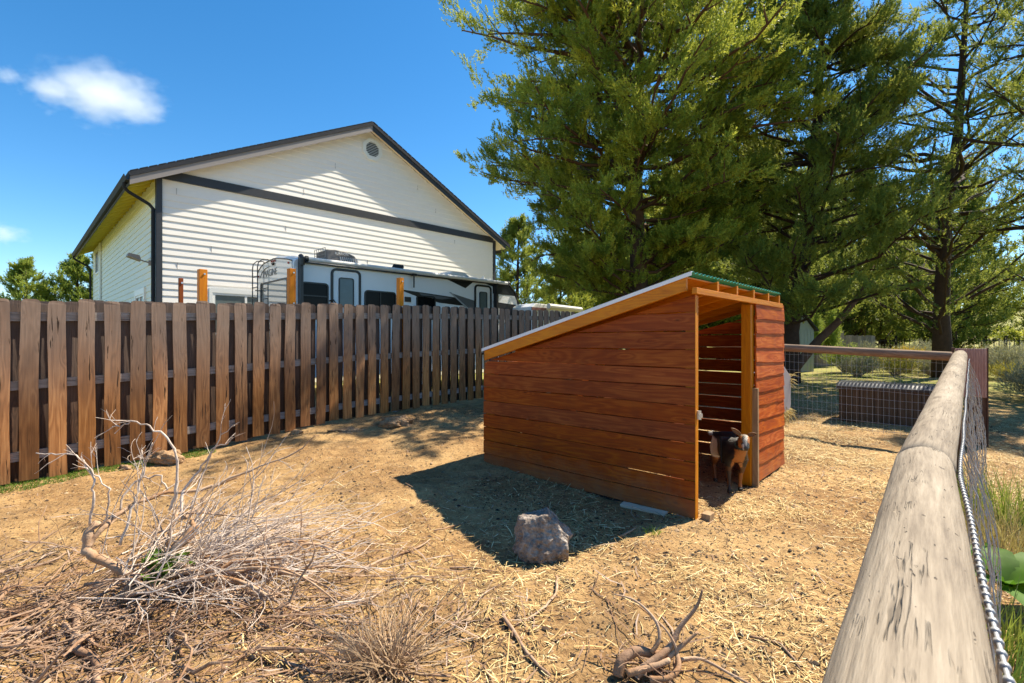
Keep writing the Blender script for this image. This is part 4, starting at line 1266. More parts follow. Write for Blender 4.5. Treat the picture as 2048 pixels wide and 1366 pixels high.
# T2: darker juniper to the right with a leaning limb
c2 = (8.1, 14.4)
T2 = make_tree(23, 14, [(0, 0, -.2), (.05, 0, 1.5), (.5, 0, 4), (.95, .2, 8), (1.15, 0, 13.5)], .23,
    [(1.3, 1.9), (2.3, 2.9), (4.5, 3.0), (7, 2.9), (9, 2.4), (11, 1.7), (14, .3)],
    150, 11, 22, .28, .09, .0135, 13, elev=(-.15, .5), z0=1.9, tint_mu=.48, limb_r=.045)
t2o = place_tree('juniper_tree', (c2[0], c2[1], g1(*c2)), T2, LM2, 'dark green juniper with a low leaning limb, right of the shed roof', bark='barkd')
MB().tube([(.0, -.1, .3), (.35, -.15, .75), (.75, -.2, 1.25), (1.25, -.25, 1.75), (1.9, -.3, 2.6), (2.5, -.3, 3.8)], [.15, .13, .115, .10, .07, .03], 10).build('leaning_limb', M['bark'], t2o, smooth=True)
# T3: open juniper with visible trunk
c3 = (13.9, 15.9)
T3 = make_tree(37, 15, [(0, 0, -.3), (-.05, 0, 2), (.05, 0, 5), (.5, 0, 8), (.75, 0, 12), (.8, 0, 14.8)], .235,
    [(1.5, 3.0), (3, 3.8), (5.5, 4.0), (8, 3.6), (11, 2.8), (15, .4)],
    92, 10, 11, .27, .09, .0135, 12, elev=(-.15, .75), z0=2.1, tint_mu=.46, limb_r=.042, curl=.7)
place_tree('juniper_tree', (c3[0], c3[1], g1(*c3)), T3, LM2, 'open branched juniper with a thick bare trunk near the right edge', bark='barkd')
# T4: stands mostly outside the frame at right, its limbs reach into the picture
T4 = make_tree(41, 10, [(0, 0, -.3), (.1, 0, 4), (0, 0, 10)], .22,
    [(1.8, 2.0), (3.5, 2.9), (6, 2.7), (8, 1.9), (10, .3)],
    46, 10, 9, .28, .09, .0125, 12, elev=(-.1, .6), z0=2.4, tint_mu=.5, limb_r=.06)
place_tree('juniper_tree', (12.9, 11.0, g1(12.9, 11)), T4, LM2, 'juniper whose limbs reach in from beyond the right edge', bark='barkd')
# prototypes for the distant trees
protos = []
for i, (sd, H, mu, mt, w_) in enumerate(((51, 9, .55, LM3, 2.2), (52, 8, .45, LM, 2.6), (53, 10, .4, LM2, 2.7), (54, 7.5, .6, LM3, 2.4))):
    w, V, F, TT = make_tree(sd, H, [(0, 0, -.2), (.1, .05, H * .5), (0, 0, H)], .2,
        [(.3, w_ * .6), (1.2, w_), (H * .4, w_ * .95), (H * .7, w_ * .6), (H, .1)], 60, 10, 9, .42, .15, .030, 9, elev=(.1, .8), z0=.4, tint_mu=mu, limb_r=.04)
    protos.append((w.mesh('trunk', M['barkd'], True), np_mesh('crown', V, F, mt, TT)))
def far_tree(kind, x, y, s, label, group=None, rz=None, sz=None):
    o = empty('juniper_tree', (x, y, g1(x, y) - .1), random.uniform(0, 6) if rz is None else rz, label, 'tree', group)
    o.scale = (s, s, sz or s)
    link_mesh('trunk', protos[kind][0], o)
    tag(link_mesh('crown', protos[kind][1], o), kind='stuff')
# right of the house
far_tree(0, .35, 25.0, .82, 'bright green juniper directly right of the house corner', sz=.83)
far_tree(1, 2.6, 27.0, .72, 'slim pale green juniper in the gap between the house and the huge juniper', sz=.78)
far_tree(0, 4.6, 30.0, .85, 'green juniper half hidden behind the huge juniper')
# left horizon
far_tree(3, -37.5, 38.0, .98, 'small green juniper on the skyline at the far left edge')
far_tree(3, -35.2, 40.0, 1.06, 'pointed green juniper on the skyline left of the house')
far_tree(0, -34.0, 40.5, .90, 'pale green juniper on the skyline touching the house corner')
far_tree(1, -36.8, 45.0, .85, 'low juniper on the skyline between the two taller ones at left')
# distant wood to the right
fw = 'juniper tree in the distant wood beyond the paddock'
rr = random.Random(4)
spots = [(9.5, 25), (13.0, 24.5), (24, 27), (28, 31), (15.5, 31), (11.5, 36), (23, 38), (29, 44), (36, 46), (45, 47), (12.0, 27), (17, 30), (21, 34), (8.5, 33), (14.5, 38), (26, 36), (31, 40), (19.5, 44), (10, 45), (26, 50), (34, 52), (42, 50), (6, 40), (15, 55), (23, 62), (33, 66), (43, 64), (52, 66), (12, 70), (28, 80), (40, 84), (55, 86), (66, 84), (20, 90), (50, 44), (38, 33), (46, 39), (33, 29.5)]
for (x, y) in spots:
    far_tree(rr.choice([0, 1, 2, 2, 3]), x + rr.uniform(-1, 1), y, rr.uniform(.95, 1.45), fw, 'junipers of the distant wood')
# extra tree behind the sun side which shades the mound (stands behind the fence)

def bush(name, x, y, w, h, mat, seed, label, nst=60, per=16, leaf=.05, lw=.008, k=8, spray=.16, mu=.5, stem=True, cat='bush', group=None, upright=.7):
    r = np.random.default_rng(seed)
    o = empty(name, (x, y, g1(x, y)), 0, label, cat, group)
    m = MB(); Ps = []; Ds = []; Ls = []; Ts = []
    for i in range(nst):
        az = r.uniform(0, 2 * np.pi); t = r.random() ** .6
        tip = np.array([np.cos(az) * w * t, np.sin(az) * w * t, h * (1 - .45 * t * t) * r.uniform(.7, 1.1)])
        b = np.array([np.cos(az) * w * .12 * t, np.sin(az) * w * .12 * t, 0])
        midp = b + (tip - b) * .5 + np.array([0, 0, .08 * h])
        if stem: m.tube([tuple(b), tuple(midp), tuple(tip)], [.006, .004, .002], 3, False)
        n = per; tt = r.uniform(.35, 1, n)[:, None]
        p = b * (1 - tt) ** 2 + 2 * midp * tt * (1 - tt) + tip * tt ** 2 + r.normal(0, .03 + .05 * w, (n, 3))
        dd = norm((tip - b)[None] * .6 / h + np.array([0, 0, upright]) + r.normal(0, .4, (n, 3)))
        Ps.append(p); Ds.append(dd); Ls.append(spray * r.uniform(.6, 1.3, n)); Ts.append(np.clip(mu + r.normal(0, .12) + .35 * (tt[:, 0] - .5) + r.normal(0, .05, n), 0, 1))
    V, F, TT = sprays(np.concatenate(Ps), np.concatenate(Ds), np.concatenate(Ls), k, leaf, lw, r, np.concatenate(Ts), .6)
    if stem: tag(m.build('stems', M['twiggrey'], o), kind='stuff')
    tag(link_mesh('foliage', np_mesh('foliage', V, F, mat, TT), o), kind='stuff')
    return o
M['twiggrey'] = plain('grey_twig_bark', (.30,.24,.20), .85, .2, vary=.25, nscale=12)
SG = leafmat('sage_foliage', (.14,.15,.10), (.25,.26,.18), (.38,.37,.27), .2)
YF_ = leafmat('rabbitbrush_flower', (.12,.16,.04), (.38,.33,.05), (.62,.42,.03), .25)
GR = leafmat('fresh_green_foliage', (.06,.12,.02), (.14,.25,.035), (.30,.40,.07), .35)
DG = leafmat('dry_grass_foliage', (.20,.16,.07), (.38,.30,.13), (.55,.46,.22), .25)
bush('sagebrush', 15.1, 15.0, 1.15, 1.0, SG, 1, 'grey sagebrush right of the corner post', 110, 20, mu=.6)
bush('sagebrush', 17.2, 16.2, 1.2, 1.0, SG, 2, 'grey sagebrush at the right edge behind the corner post', 80, 18, mu=.65)
bush('sagebrush', 13.1, 18.2, .9, 1.0, SG, 3, 'grey green sagebrush left of the yellow flowering bush', 90, 18, mu=.45)
bush('rabbitbrush', 14.4, 18.0, .75, .85, YF_, 4, 'rabbitbrush covered in yellow flowers behind the wire mesh', 100, 20, leaf=.045, mu=.85)
bush('rabbitbrush', 12.1, 17.9, .8, .95, GR, 5, 'bright green bush left of the sagebrush behind the wire mesh', 80, 18, mu=.7)
bush('sagebrush', 15.7, 18.7, .95, 1.05, SG, 6, 'pale sagebrush right of the yellow flowering bush', 90, 18, mu=.8)
bush('rabbitbrush', 12.9, 16.6, .7, .6, YF_, 31, 'low yellow green bush between the box and the green bush', 70, 14, leaf=.04, mu=.35)
bush('sagebrush', 11.4, 16.3, .7, .65, SG, 32, 'low grey bush left of the bright green bush behind the mesh', 70, 14, mu=.5)
bush('sagebrush', 14.2, 16.7, .75, .6, SG, 33, 'low grey bush in front of the yellow flowering bush', 70, 14, mu=.35)
bush('rabbitbrush', 15.2, 17.6, .6, .7, GR, 34, 'small green bush between the yellow bush and the big tree trunk', 60, 14, mu=.55)
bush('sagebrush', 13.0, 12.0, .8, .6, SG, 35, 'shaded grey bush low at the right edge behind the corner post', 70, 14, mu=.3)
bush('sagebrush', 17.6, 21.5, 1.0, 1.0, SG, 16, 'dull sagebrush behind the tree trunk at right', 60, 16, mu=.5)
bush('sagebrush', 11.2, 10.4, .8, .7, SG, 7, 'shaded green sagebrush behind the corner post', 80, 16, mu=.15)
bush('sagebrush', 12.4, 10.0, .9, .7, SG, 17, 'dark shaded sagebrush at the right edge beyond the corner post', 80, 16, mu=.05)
bush('rabbitbrush', 14.3, 14.2, .6, .42, YF_, 18, 'low yellow green brush under the grey sagebrush right of the post', 60, 14, leaf=.035, mu=.45)
for (x, y, s, mt, lb, mu) in ((17.5, 26, 31, YF_, 'yellow rabbitbrush patch before the far iron fence, left one', .55), (21.5, 27, 32, YF_, 'yellow rabbitbrush patch before the far iron fence, middle one', .6), (26, 28, 33, YF_, 'yellow rabbitbrush patch before the far iron fence, rightmost', .6)):
    bush('rabbitbrush', x, y, 1.9, .55, mt, s, lb, 70, 14, leaf=.12, lw=.02, k=6, mu=mu, stem=False)
# ornamental cypress sprays over the far fence
for (x, y, h, lb) in ((13.1, 21.3, 2.6, 'bright green slim cypress left of the far shed fence'), (14.2, 21.9, 2.7, 'bright green slim cypress behind the far board fence'), (11.7, 20.8, 2.9, 'bright green slim cypress beside the far pale shed')):
    bush('cypress', x, y, .35, h, GR, int(x * 10), lb, 60, 26, leaf=.09, lw=.014, k=6, spray=.2, mu=.7, stem=False, cat='tree')
# plants outside the long rail
def weed(x, y, w, h, mat, seed, label, n=260, lw=.003, cat='plant', flop=.35, mu=.5, name='grass_tuft'):
    r = np.random.default_rng(seed)
    az = r.uniform(0, 2*np.pi, n); rad = w * np.sqrt(r.random(n)) * .5
    b = np.stack([np.cos(az)*rad, np.sin(az)*rad, 0*rad], 1)
    b[:, 2] = G(b[:, 0] + x, b[:, 1] + y) - g1(x, y)
    d = np.stack([np.cos(az)*flop + r.normal(0, .2, n), np.sin(az)*flop + r.normal(0, .2, n), np.ones(n)], 1)
    hh = h * r.uniform(.4, 1.1, n)[:, None]
    m1 = b + d * hh * .5; m2 = b + d * hh * np.array([1.5, 1.5, .92]); 
    sd = norm(np.cross(d, r.normal(size=(n, 3)))) * lw
    V = np.stack([b - sd, b + sd, m1 + sd * .8, m1 - sd * .8, m2 + sd*.15, m2 - sd*.15], 1).reshape(-1, 3)
    k = np.arange(n)[:, None] * 6
    F = np.concatenate([k + np.array([0, 1, 2, 3]), k + np.array([3, 2, 4, 5])])
    T = np.repeat(np.clip(r.normal(mu, .2, n), 0, 1), 6)
    o = link_mesh(name, np_mesh(name, V, F, mat, T)); o.location = (x, y, g1(x, y))
    return tag(o, label, cat)
weed(3.72, 3.78, .42, .50, GR, 1, 'upright yellow green weeds outside the log rail, above the broad leaves', 340, .0028, mu=.45, flop=.15, name='weed_clump')
weed(3.35, 3.36, .42, .36, DG, 2, 'straw coloured dry weeds outside the log rail at the right edge', 420, .0026, mu=.5, flop=.25, name='weed_clump')
weed(3.05, 3.05, .34, .28, DG, 3, 'dry grass tuft close to the chicken wire', 300, .0025, mu=.4)
weed(2.24, 2.26, .34, .26, GR, 4, 'dark green grass tuft under the broad leaves', 320, .003, mu=.2)
weed(1.96, 1.98, .30, .20, GR, 5, 'bright green fine leaved weed at the lower right edge', 260, .003, mu=.75, flop=.8)
weed(1.62, 1.66, .20, .12, GR, 6, 'small green tuft low at the right edge beside the chicken wire', 140, .003, mu=.4, flop=.6)
weed(3.9, 2.8, .5, .35, GR, 8, 'green tuft farther right outside the rail', 220, .003, mu=.5)
weed(1.03, 3.62, .10, .045, GR, 12, 'tiny green grass sprig on the straw in front of the shed', 60, .002, mu=.7, flop=.6)
def broadleaf(name, x, y, z, label, leaves, mat, cat='plant'):
    o = empty(name, (x, y, z), 0, label, cat)
    for (az, L, W, el) in leaves:
        m = MB(); vs = []; K = 8
        d = Vector((math.cos(az), math.sin(az), 0)); s = Vector((-math.sin(az), math.cos(az), 0))
        for i in range(K + 1):
            t = i / K; w = W * math.sin(math.pi * min(1, (.08 + .9 * t))) ** .75
            zz = L * (math.sin(el) * t - .45 * t * t)
            for q in (-1, -.5, 0, .5, 1):
                ruf = .012 * math.sin(t * 19 + q * 5) * abs(q) + .018 * abs(q)
                vs.append(d * (L * math.cos(el) * t) + s * (w * q * .5) + Vector((0, 0, zz + .03 + ruf)))
        fs = [(i*5+j, i*5+j+1, i*5+j+6, i*5+j+5) for i in range(K) for j in range(4)]
        m.add(vs, fs).build('leaf', mat, o, smooth=True)
    return o
def lf(name, c):
    t = NT(name); v = t.coords(); n = t.noise(v, 14, 4, .6)
    cc = t.mix(n, tuple(x*.7 for x in c), tuple(x*1.25 for x in c))
    b = t.n('ShaderNodeBsdfPrincipled'); t.l(cc, b.inputs['Base Color']); b.inputs['Roughness'].default_value = .6; b.inputs['Specular IOR Level'].default_value = .2
    tr = t.n('ShaderNodeBsdfTranslucent'); t.l(cc, tr.inputs[0]); mx = t.n('ShaderNodeMixShader'); mx.inputs[0].default_value = .4
    t.l(b.outputs[0], mx.inputs[1]); t.l(tr.outputs[0], mx.inputs[2]); t.l(mx.outputs[0], t.out.inputs[0]); return t.m
M['leafbright'] = lf('broad_leaf_green', (.085, .19, .015)); M['leafmid'] = lf('weed_leaf_green', (.16, .28, .04))
broadleaf('broadleaf_weed', 2.62, 2.62, g1(2.62, 2.62) + .08, 'broad bright green leaves outside the log rail at the right edge',
    [(2.6, .30, .13, 1.1), (.2, .40, .17, .8), (1.2, .36, .2, .9), (-.9, .34, .16, .7), (3.5, .26, .16, .7), (-1.9, .3, .18, .4)], M['leafbright'])

# ------------------------------------------------------------------ far structures on the right
fs_ = empty('garden_shed', (10.5, 18.6, g1(10.5, 18.6) - .1), R(18), 'pale grey green shed between the tree trunks far behind', 'shed')
MB().prism([(0, 0), (1.15, 0), (1.15, 1.75), (.55, 2.35), (0, 1.9)], 'y', 0, 1.9).build('wall', M['shedpaint'], fs_)
for k in range(7): MB().box((k * .165, -.02, 0), (k * .165 + .15, -.002, 1.72)).build('panel', M['shedpaint'], fs_)
MB().prism([(-.12, 1.82), (.55, 2.38), (1.3, 1.68), (1.3, 1.74), (.55, 2.46), (-.12, 1.90)], 'y', -.1, 2.0).build('roof', M['shingle'], fs_)
ff = empty('board_fence', (12.1, 21.3, g1(14, 22) - .15), R(23), 'old grey brown board fence far behind, right of the pale shed', 'fence')
k = 0; x = 0
while x < 5.6:
    h = (1.75 if 1.5 < x < 3.3 else 1.55) + random.uniform(-.02, .02)
    MB().box((x, 0, 0), (x + .135, .02, h)).build('board', M['farfence'], ff); x += .142
fi = empty('iron_fence', (16.5, 29.5, g1(18, 29.5) - .1), R(-3), 'dark iron picket fence far behind at the right', 'fence')
m = MB(); x = 0
while x < 26: m.box((x, 0, .05), (x + .03, .03, 1.25)); x += .28
m.box((0, -.01, .15), (26, .04, .19)); m.box((0, -.01, 1.08), (26, .04, 1.12))
tag(m.build('pickets', M['iron'], fi), kind='stuff')
for q in range(9): MB().box((q * 3.1, -.03, -.1), (q * 3.1 + .09, .06, 1.4)).build('post', M['iron'], fi)

# ------------------------------------------------------------------ rock and clods
def rock(name, loc, dims, seed, mat, label, cat='rock', sub=4, rough=.10, shape=None):
    import bmesh
    bm = bmesh.new(); bmesh.ops.create_icosphere(bm, subdivisions=sub, radius=1)
    r = np.random.default_rng(seed); off = r.uniform(0, 50, 3)
    planes = [(Vector(r.normal(size=3)).normalized(), r.uniform(.62, .9)) for _ in range(9)] if shape is None else shape
    for v in bm.verts:
        p = v.co.copy().normalized(); 
        for (n_, d_) in planes:
            q = p.dot(n_)
            if q > d_ * .999: p = p * (d_ / q) if p.length * 1 > 0 else p
        nn = float(vnoise(p.x * 2.2 + off[0], p.y * 2.2 + p.z * 1.7 + off[1], 31)) - .5
        n2 = float(vnoise(p.x * 7 + off[1], p.y * 7 + p.z * 6 + off[2], 32)) - .5
        n3 = float(vnoise(p.x * 19 + p.z * 9 + off[1], p.y * 19 + p.z * 17 + off[2], 33)) - .5
        p = p * (1 + rough * 1.6 * nn + rough * .8 * n2 + rough * .45 * n3)
        v.co = Vector((p.x * dims[0], p.y * dims[1], p.z * dims[2]))
    me = bpy.data.meshes.new(name); bm.to_mesh(me); bm.free(); me.materials.append(mat)
    me.polygons.foreach_set('use_smooth', [True] * len(me.polygons))
    o = link_mesh(name, me); o.location = loc
    return tag(o, label, cat)
def rockmat(name, c0, c1_, c2_):
    t = NT(name); tc = t.n('ShaderNodeTexCoord').outputs['Object']
    n1 = t.noise(tc, 9, 6, .7); n2 = t.noise(tc, 45, 5, .75)
    vo = t.n('ShaderNodeTexVoronoi'); t.l(tc, vo.inputs['Vector']); vo.inputs['Scale'].default_value = 30
    f = t.math('ADD', t.math('MULTIPLY', n1, .6), t.math('MULTIPLY', n2, .4))
    c = t.ramp(f, [(.36, c0), (.5, c1_), (.64, c2_)])
    h = t.math('ADD', t.math('MULTIPLY', n2, .6), t.math('MULTIPLY', vo.outputs['Distance'], .7))
    t.bsdf(c, .92, .2, height=h, bstr=1.0, bdist=.03)
    return t.m
M['lava'] = rockmat('lava_rock', (.15,.11,.088), (.31,.25,.205), (.50,.44,.39))
M['clod'] = rockmat('dry_clod', (.20,.12,.065), (.36,.225,.125), (.50,.34,.20))
shp = [(Vector((-1, -.15, .15)).normalized(), .80), (Vector((.1, -1, .35)).normalized(), .74), (Vector((-.25, .1, 1)).normalized(), .80), (Vector((.75, .1, .75)).normalized(), .70), (Vector((1, -.3, -.2)).normalized(), .86), (Vector((0, 0, -1)), .7), (Vector((-.6, .2, .9)).normalized(), .93)]
rk = rock('lava_rock', (.205, 3.28, .12), (.215, .19, .185), 3, M['lava'], 'rough pitted brown grey boulder lying in the shadow of the goat shed', sub=6, rough=.14, shape=shp)
rock('clod', (-3.95, 5.62, g1(-3.95, 5.62) + .03), (.20, .12, .10), 5, M['clod'], 'large lump of dry reddish dirt beside the left part of the fence', rough=.3)
rock('clod', (-4.2, 5.35, g1(-4.2, 5.35) + .01), (.09, .06, .04), 6, M['clod'], 'small lump of dirt left of the large dirt lump by the fence', rough=.3)
rock('stone', (-2.95, 6.75, g1(-2.95, 6.75) + .02), (.09, .07, .05), 8, M['clod'], 'small pale stone at the foot of the fence', rough=.25)
rock('stone', (-.72, 1.92, g1(-.72, 1.92) + .01), (.045, .04, .035), 9, M['lava'], 'small pale stone by the dry grass clump at the bottom', rough=.2)
mound = rock('dirt_heap', (-1.72, 7.25, g1(-1.72, 7.25) + .02), (.30, .20, .12), 10, M['clod'], 'heap of dried dung and straw in the tree shade near the fence', cat='heap', rough=.4)
rock('dirt_heap', (-2.25, 6.85, g1(-2.25, 6.85)), (.26, .16, .06), 13, M['clod'], 'low crumbly heap left of the dung heap near the fence', cat='heap', rough=.4)

# ------------------------------------------------------------------ litter
def vis(x, y, m=.08):
    return (y > .9) & (np.abs(x / np.maximum(y, .1)) < 1.10 + m) & (1.42 / np.maximum(y, .1) < .78)
def rail_side(x, y):   # >0 inside the paddock
    return (y * .85 - x) / 1.31
def fence_side(x, y):
    return (x + 5.01) * .752 - (y - 4.71) * .659
def strips(n, dens, lenr, wid, stops, name, label, seed, zr_=(.0, .02), curve=.1, xr=(-7, 9), yr=(.9, 12), tilt=.15):
    r = np.random.default_rng(seed)
    x = r.uniform(*xr, n * 4); y = yr[0] + (yr[1] - yr[0]) * r.random(n * 4) ** 1.35
    keep = vis(x, y) & (fence_side(x, y) > .04) & (r.random(n * 4) < dens(x, y))
    x, y = x[keep][:n], y[keep][:n]; n = len(x)
    a = r.uniform(0, 2 * np.pi, n); L = r.uniform(*lenr, n) * (.6 + .8 * r.random(n) ** 2); w = wid * r.uniform(.6, 1.3, n)
    dx, dy = np.cos(a), np.sin(a); cx_, cy_ = -dy, dx
    cv = r.normal(0, curve, n) * L
    pts = []
    z0 = r.uniform(*zr_, n); tl = r.normal(0, tilt, n) * L
    for t, q in ((-.5, 0), (0, 1), (.5, 0)):
        px = x + dx * L * t + cx_ * cv * q; py = y + dy * L * t + cy_ * cv * q
        pz = np.maximum(G(px, py) + .003, G(px, py) + z0 + tl * t)
        wt = w * (1.0 if q else .7)
        tw = r.uniform(-.7, .7, n)
        pts.append(np.stack([px - cx_ * wt / 2, py - cy_ * wt / 2, pz - wt * tw * .4], 1)); pts.append(np.stack([px + cx_ * wt / 2, py + cy_ * wt / 2, pz + wt * tw * .4], 1))
    V = np.stack(pts, 1).reshape(-1, 3)
    k = np.arange(n)[:, None] * 6
    F = np.concatenate([k + np.array([0, 1, 3, 2]), k + np.array([2, 3, 5, 4])])
    T = np.repeat(r.random(n), 6)
    o = link_mesh(name, np_mesh(name, V, F, tintmat(name + '_surface', stops, .75), T))
    return tag(o, label, 'litter', None, 'stuff')
straw_stops = [(0, (.20,.11,.04)), (.3, (.46,.31,.12)), (.7, (.66,.49,.21)), (1, (.80,.70,.42))]
def d_straw(x, y):
    base = sstep(-1.6, 1.1, x + .30 * (3 - y)) * .92 + .05
    patch = .22 + 1.35 * sstep(.35, .68, vnoise(x * 1.7 + 9, y * 1.7, 41))
    right = 1 + 1.4 * sstep(1.6, 3.0, x) 
    return np.clip(base * patch * right * .5, 0, 1) * np.where(fence_side(x, y) < 1.0, .3, 1)
strips(100000, d_straw, (.022, .075), .0036, straw_stops, 'straw', 'scattered straw covering the paddock floor', 1)
strips(9000, d_straw, (.09, .20), .0040, straw_stops, 'straw', 'longer loose straws scattered on the paddock floor', 2, zr_=(.0, .035), curve=.07)
def d_twig(x, y):
    c = np.exp(-(((x + 1.9) / 1.3) ** 2 + ((y - 2.6) / .9) ** 2)) * 1.6 + .05 + .3 * np.exp(-(((x + .6) / .8) ** 2 + ((y - 1.95) / .45) ** 2))
    return np.clip(c, 0, 1)
strips(9000, d_twig, (.06, .22), .006, [(0, (.10,.055,.03)), (.5, (.25,.145,.085)), (1, (.42,.33,.27))], 'bark_litter', 'broken twigs and bark littering the ground around the dead shrub', 3, zr_=(.0, .03), yr=(.9, 6))
def d_chip(x, y): return .25 + .6 * sstep(.4, .65, vnoise(x * 2.1, y * 2.1, 43))
strips(30000, d_chip, (.012, .04), .006, [(0, (.06,.035,.02)), (.5, (.22,.13,.07)), (1, (.45,.32,.18))], 'chaff', 'fine brown chaff over the dirt', 4, zr_=(.0, .006))
# droppings / pebbles
def pebbles(n, dens, size, stops, name, label, seed, yr=(.9, 9)):
    r = np.random.default_rng(seed)
    x = r.uniform(-7, 8, n * 4); y = yr[0] + (yr[1] - yr[0]) * r.random(n * 4) ** 1.3
    keep = vis(x, y) & (fence_side(x, y) > .04) & (r.random(n * 4) < dens(x, y)); x, y = x[keep][:n], y[keep][:n]; n = len(x)
    s = size * r.uniform(.5, 1.4, n) * (1 + 1.2 * (r.random(n) > .97))
    O = np.array([(1,0,0),(0,1,0),(-1,0,0),(0,-1,0),(0,0,.9),(.7,.7,.1)])
    O = np.array([(1,0,.2),(.3,.95,.2),(-.8,.6,.2),(-.8,-.6,.2),(.3,-.95,.2),(0,0,1.0)])
    a = r.uniform(0, 6.28, n); c, s_ = np.cos(a), np.sin(a)
    V = O[None] * s[:, None, None] * np.stack([r.uniform(.7, 1.3, n), r.uniform(.7, 1.3, n), r.uniform(.6, 1.1, n)], 1)[:, None, :]
    V = np.stack([V[..., 0]*c[:,None]-V[...,1]*s_[:,None]+x[:,None], V[...,0]*s_[:,None]+V[...,1]*c[:,None]+y[:,None], V[...,2]+G(x,y)[:,None]-.001], -1).reshape(-1, 3)
    k = np.arange(n)[:, None] * 6
    F = np.concatenate([k + np.array(f) for f in ((0,1,5),(1,2,5),(2,3,5),(3,4,5),(4,0,5))])
    T = np.repeat(r.random(n), 6)
    return tag(link_mesh(name, np_mesh(name, V, F, tintmat(name + '_surface', stops, .85), T)), label, 'pebbles', None, 'stuff')
def d_drop(x, y): return .15 + .85 * sstep(.40, .65, vnoise(x * 1.3 + 3, y * 1.3 + 8, 44)) * sstep(-3.5, 0, x)
pebbles(21000, d_drop, .0065, [(0, (.02,.013,.009)), (1, (.06,.036,.022))], 'goat_droppings', 'small dark droppings strewn over the straw', 5)
pebbles(14000, lambda x, y: .6 + 0 * x, .007, [(0, (.14,.085,.045)), (1, (.38,.26,.15))], 'dirt_crumbs', 'crumbs of dry dirt and gravel on the paddock floor', 6)
# moss at the foot of the fence
r = np.random.default_rng(9); n = 9000
q = r.uniform(-.5, 1.9, n); dd = -r.random(n) ** 1.5 * .30 + .05
x = -5.01 + .659 * q - .752 * dd; y = 4.71 + .752 * q + .659 * dd
az = r.uniform(0, 6.28, n); h = r.uniform(.008, .03, n); w = .004
b = np.stack([x, y, G(x, y)], 1); sd = np.stack([np.cos(az), np.sin(az), 0*az], 1) * w
tp = b + np.stack([r.normal(0, .01, n), r.normal(0, .01, n), h], 1)
V = np.stack([b - sd, b + sd, tp], 1).reshape(-1, 3); F = np.arange(n * 3).reshape(-1, 3)
tag(link_mesh('moss', np_mesh('moss', V, F, GR, np.repeat(r.random(n) * .6, 3))), 'low green moss and grass along the foot of the left fence', 'moss', None, 'stuff')

# ------------------------------------------------------------------ dead shrub
def shrubmat(name, c, g):
    t = NT(name); v = t.coords(); n = t.noise(t.mapping(v, (30, 30, 30)), 1, 4, .7); n2 = t.noise(v, 4, 3, .6)
    cc = t.mix(t.ramp(n2, [(.4, (0,0,0)), (.62, (1,1,1))]), c, g)
    cc = t.mix(n, t.mix(1.0, cc, (.6,.6,.6), 'MULTIPLY'), t.mix(1.0, cc, (1.35,1.35,1.35), 'MULTIPLY'))
    t.bsdf(cc, .85, .2, height=n, bstr=.7, bdist=.008); return t.m
M['stem_tan'] = shrubmat('tan_bark_stem', (.34,.19,.10), (.46,.33,.23))
M['stem_grey'] = shrubmat('silver_twig', (.44,.34,.27), (.60,.51,.44))
M['stem_brown'] = shrubmat('brown_stem', (.27,.155,.09), (.42,.29,.20))
M['stem_stalk'] = shrubmat('dry_stalk', (.36,.24,.14), (.50,.37,.24))
def PX(px, py, d):   # a point of the place at depth d seen at that spot of the picture
    return Vector(((px - 1024) / 986 * d, d, 1.42 - (py - 683) / 986 * d))
def smooth(pts, n=4):
    pts = [Vector(p) for p in pts]; out = []
    for i in range(len(pts) - 1):
        p0 = pts[max(i-1, 0)]; p1 = pts[i]; p2 = pts[i+1]; p3 = pts[min(i+2, len(pts)-1)]
        for k in range(n):
            t = k / n
            out.append(.5 * ((2*p1) + (-p0+p2)*t + (2*p0-5*p1+4*p2-p3)*t*t + (-p0+3*p1-3*p2+p3)*t*t*t))
    out.append(pts[-1]); return out
sb = PX(275, 1175, 2.78); sb.z = g1(sb.x, sb.y)
shrub = empty('dead_shrub', sb, 0, 'sprawling dead shrub with silvery bare twigs in the left foreground', 'shrub')
rs = random.Random(12)
def stem(pix, r0, r1, mat, name='branch', n=4):
    pts = smooth([PX(*p) - sb for p in pix], n); m = len(pts)
    for p in pts[1:-1]: p += Vector((rs.gauss(0, .0045), rs.gauss(0, .0045), rs.gauss(0, .0045)))
    for p in pts:
        gz = g1(p.x + sb.x, p.y + sb.y) - sb.z
        if p.z < gz + r1: p.z = gz + r1
    MB().tube(pts, [(r0 + (r1 - r0) * i / (m - 1)) * rs.uniform(.82, 1.2) for i in range(m)], 8).build(name, M[mat], shrub, smooth=True)
    return pts
main = []
main.append(stem([(325, 1170, 2.80), (270, 1163, 2.75), (230, 1135, 2.72), (190, 1115, 2.72), (172, 1095, 2.74), (180, 1055, 2.76), (200, 1050, 2.80)], .026, .020, 'stem_tan', 'trunk'))
main.append(stem([(245, 1205, 2.70), (265, 1163, 2.72), (320, 1130, 2.74), (380, 1060, 2.85), (385, 1040, 2.9)], .017, .012, 'stem_tan', 'trunk'))
main.append(stem([(320, 1168, 2.80), (330, 1140, 2.80), (345, 1110, 2.84), (375, 1080, 2.9), (400, 1050, 2.95)], .019, .013, 'stem_tan', 'trunk'))
main.append(stem([(380, 1080, 2.9), (340, 1100, 2.85), (350, 1040, 2.9), (365, 1025, 3.0), (450, 1030, 3.05), (520, 1035, 3.1)], .013, .003, 'stem_tan'))
main.append(stem([(175, 1095, 2.74), (205, 1055, 2.8), (240, 1025, 2.9), (290, 1000, 3.0), (340, 985, 3.1), (420, 975, 3.2), (480, 950, 3.3)], .016, .008, 'stem_tan'))
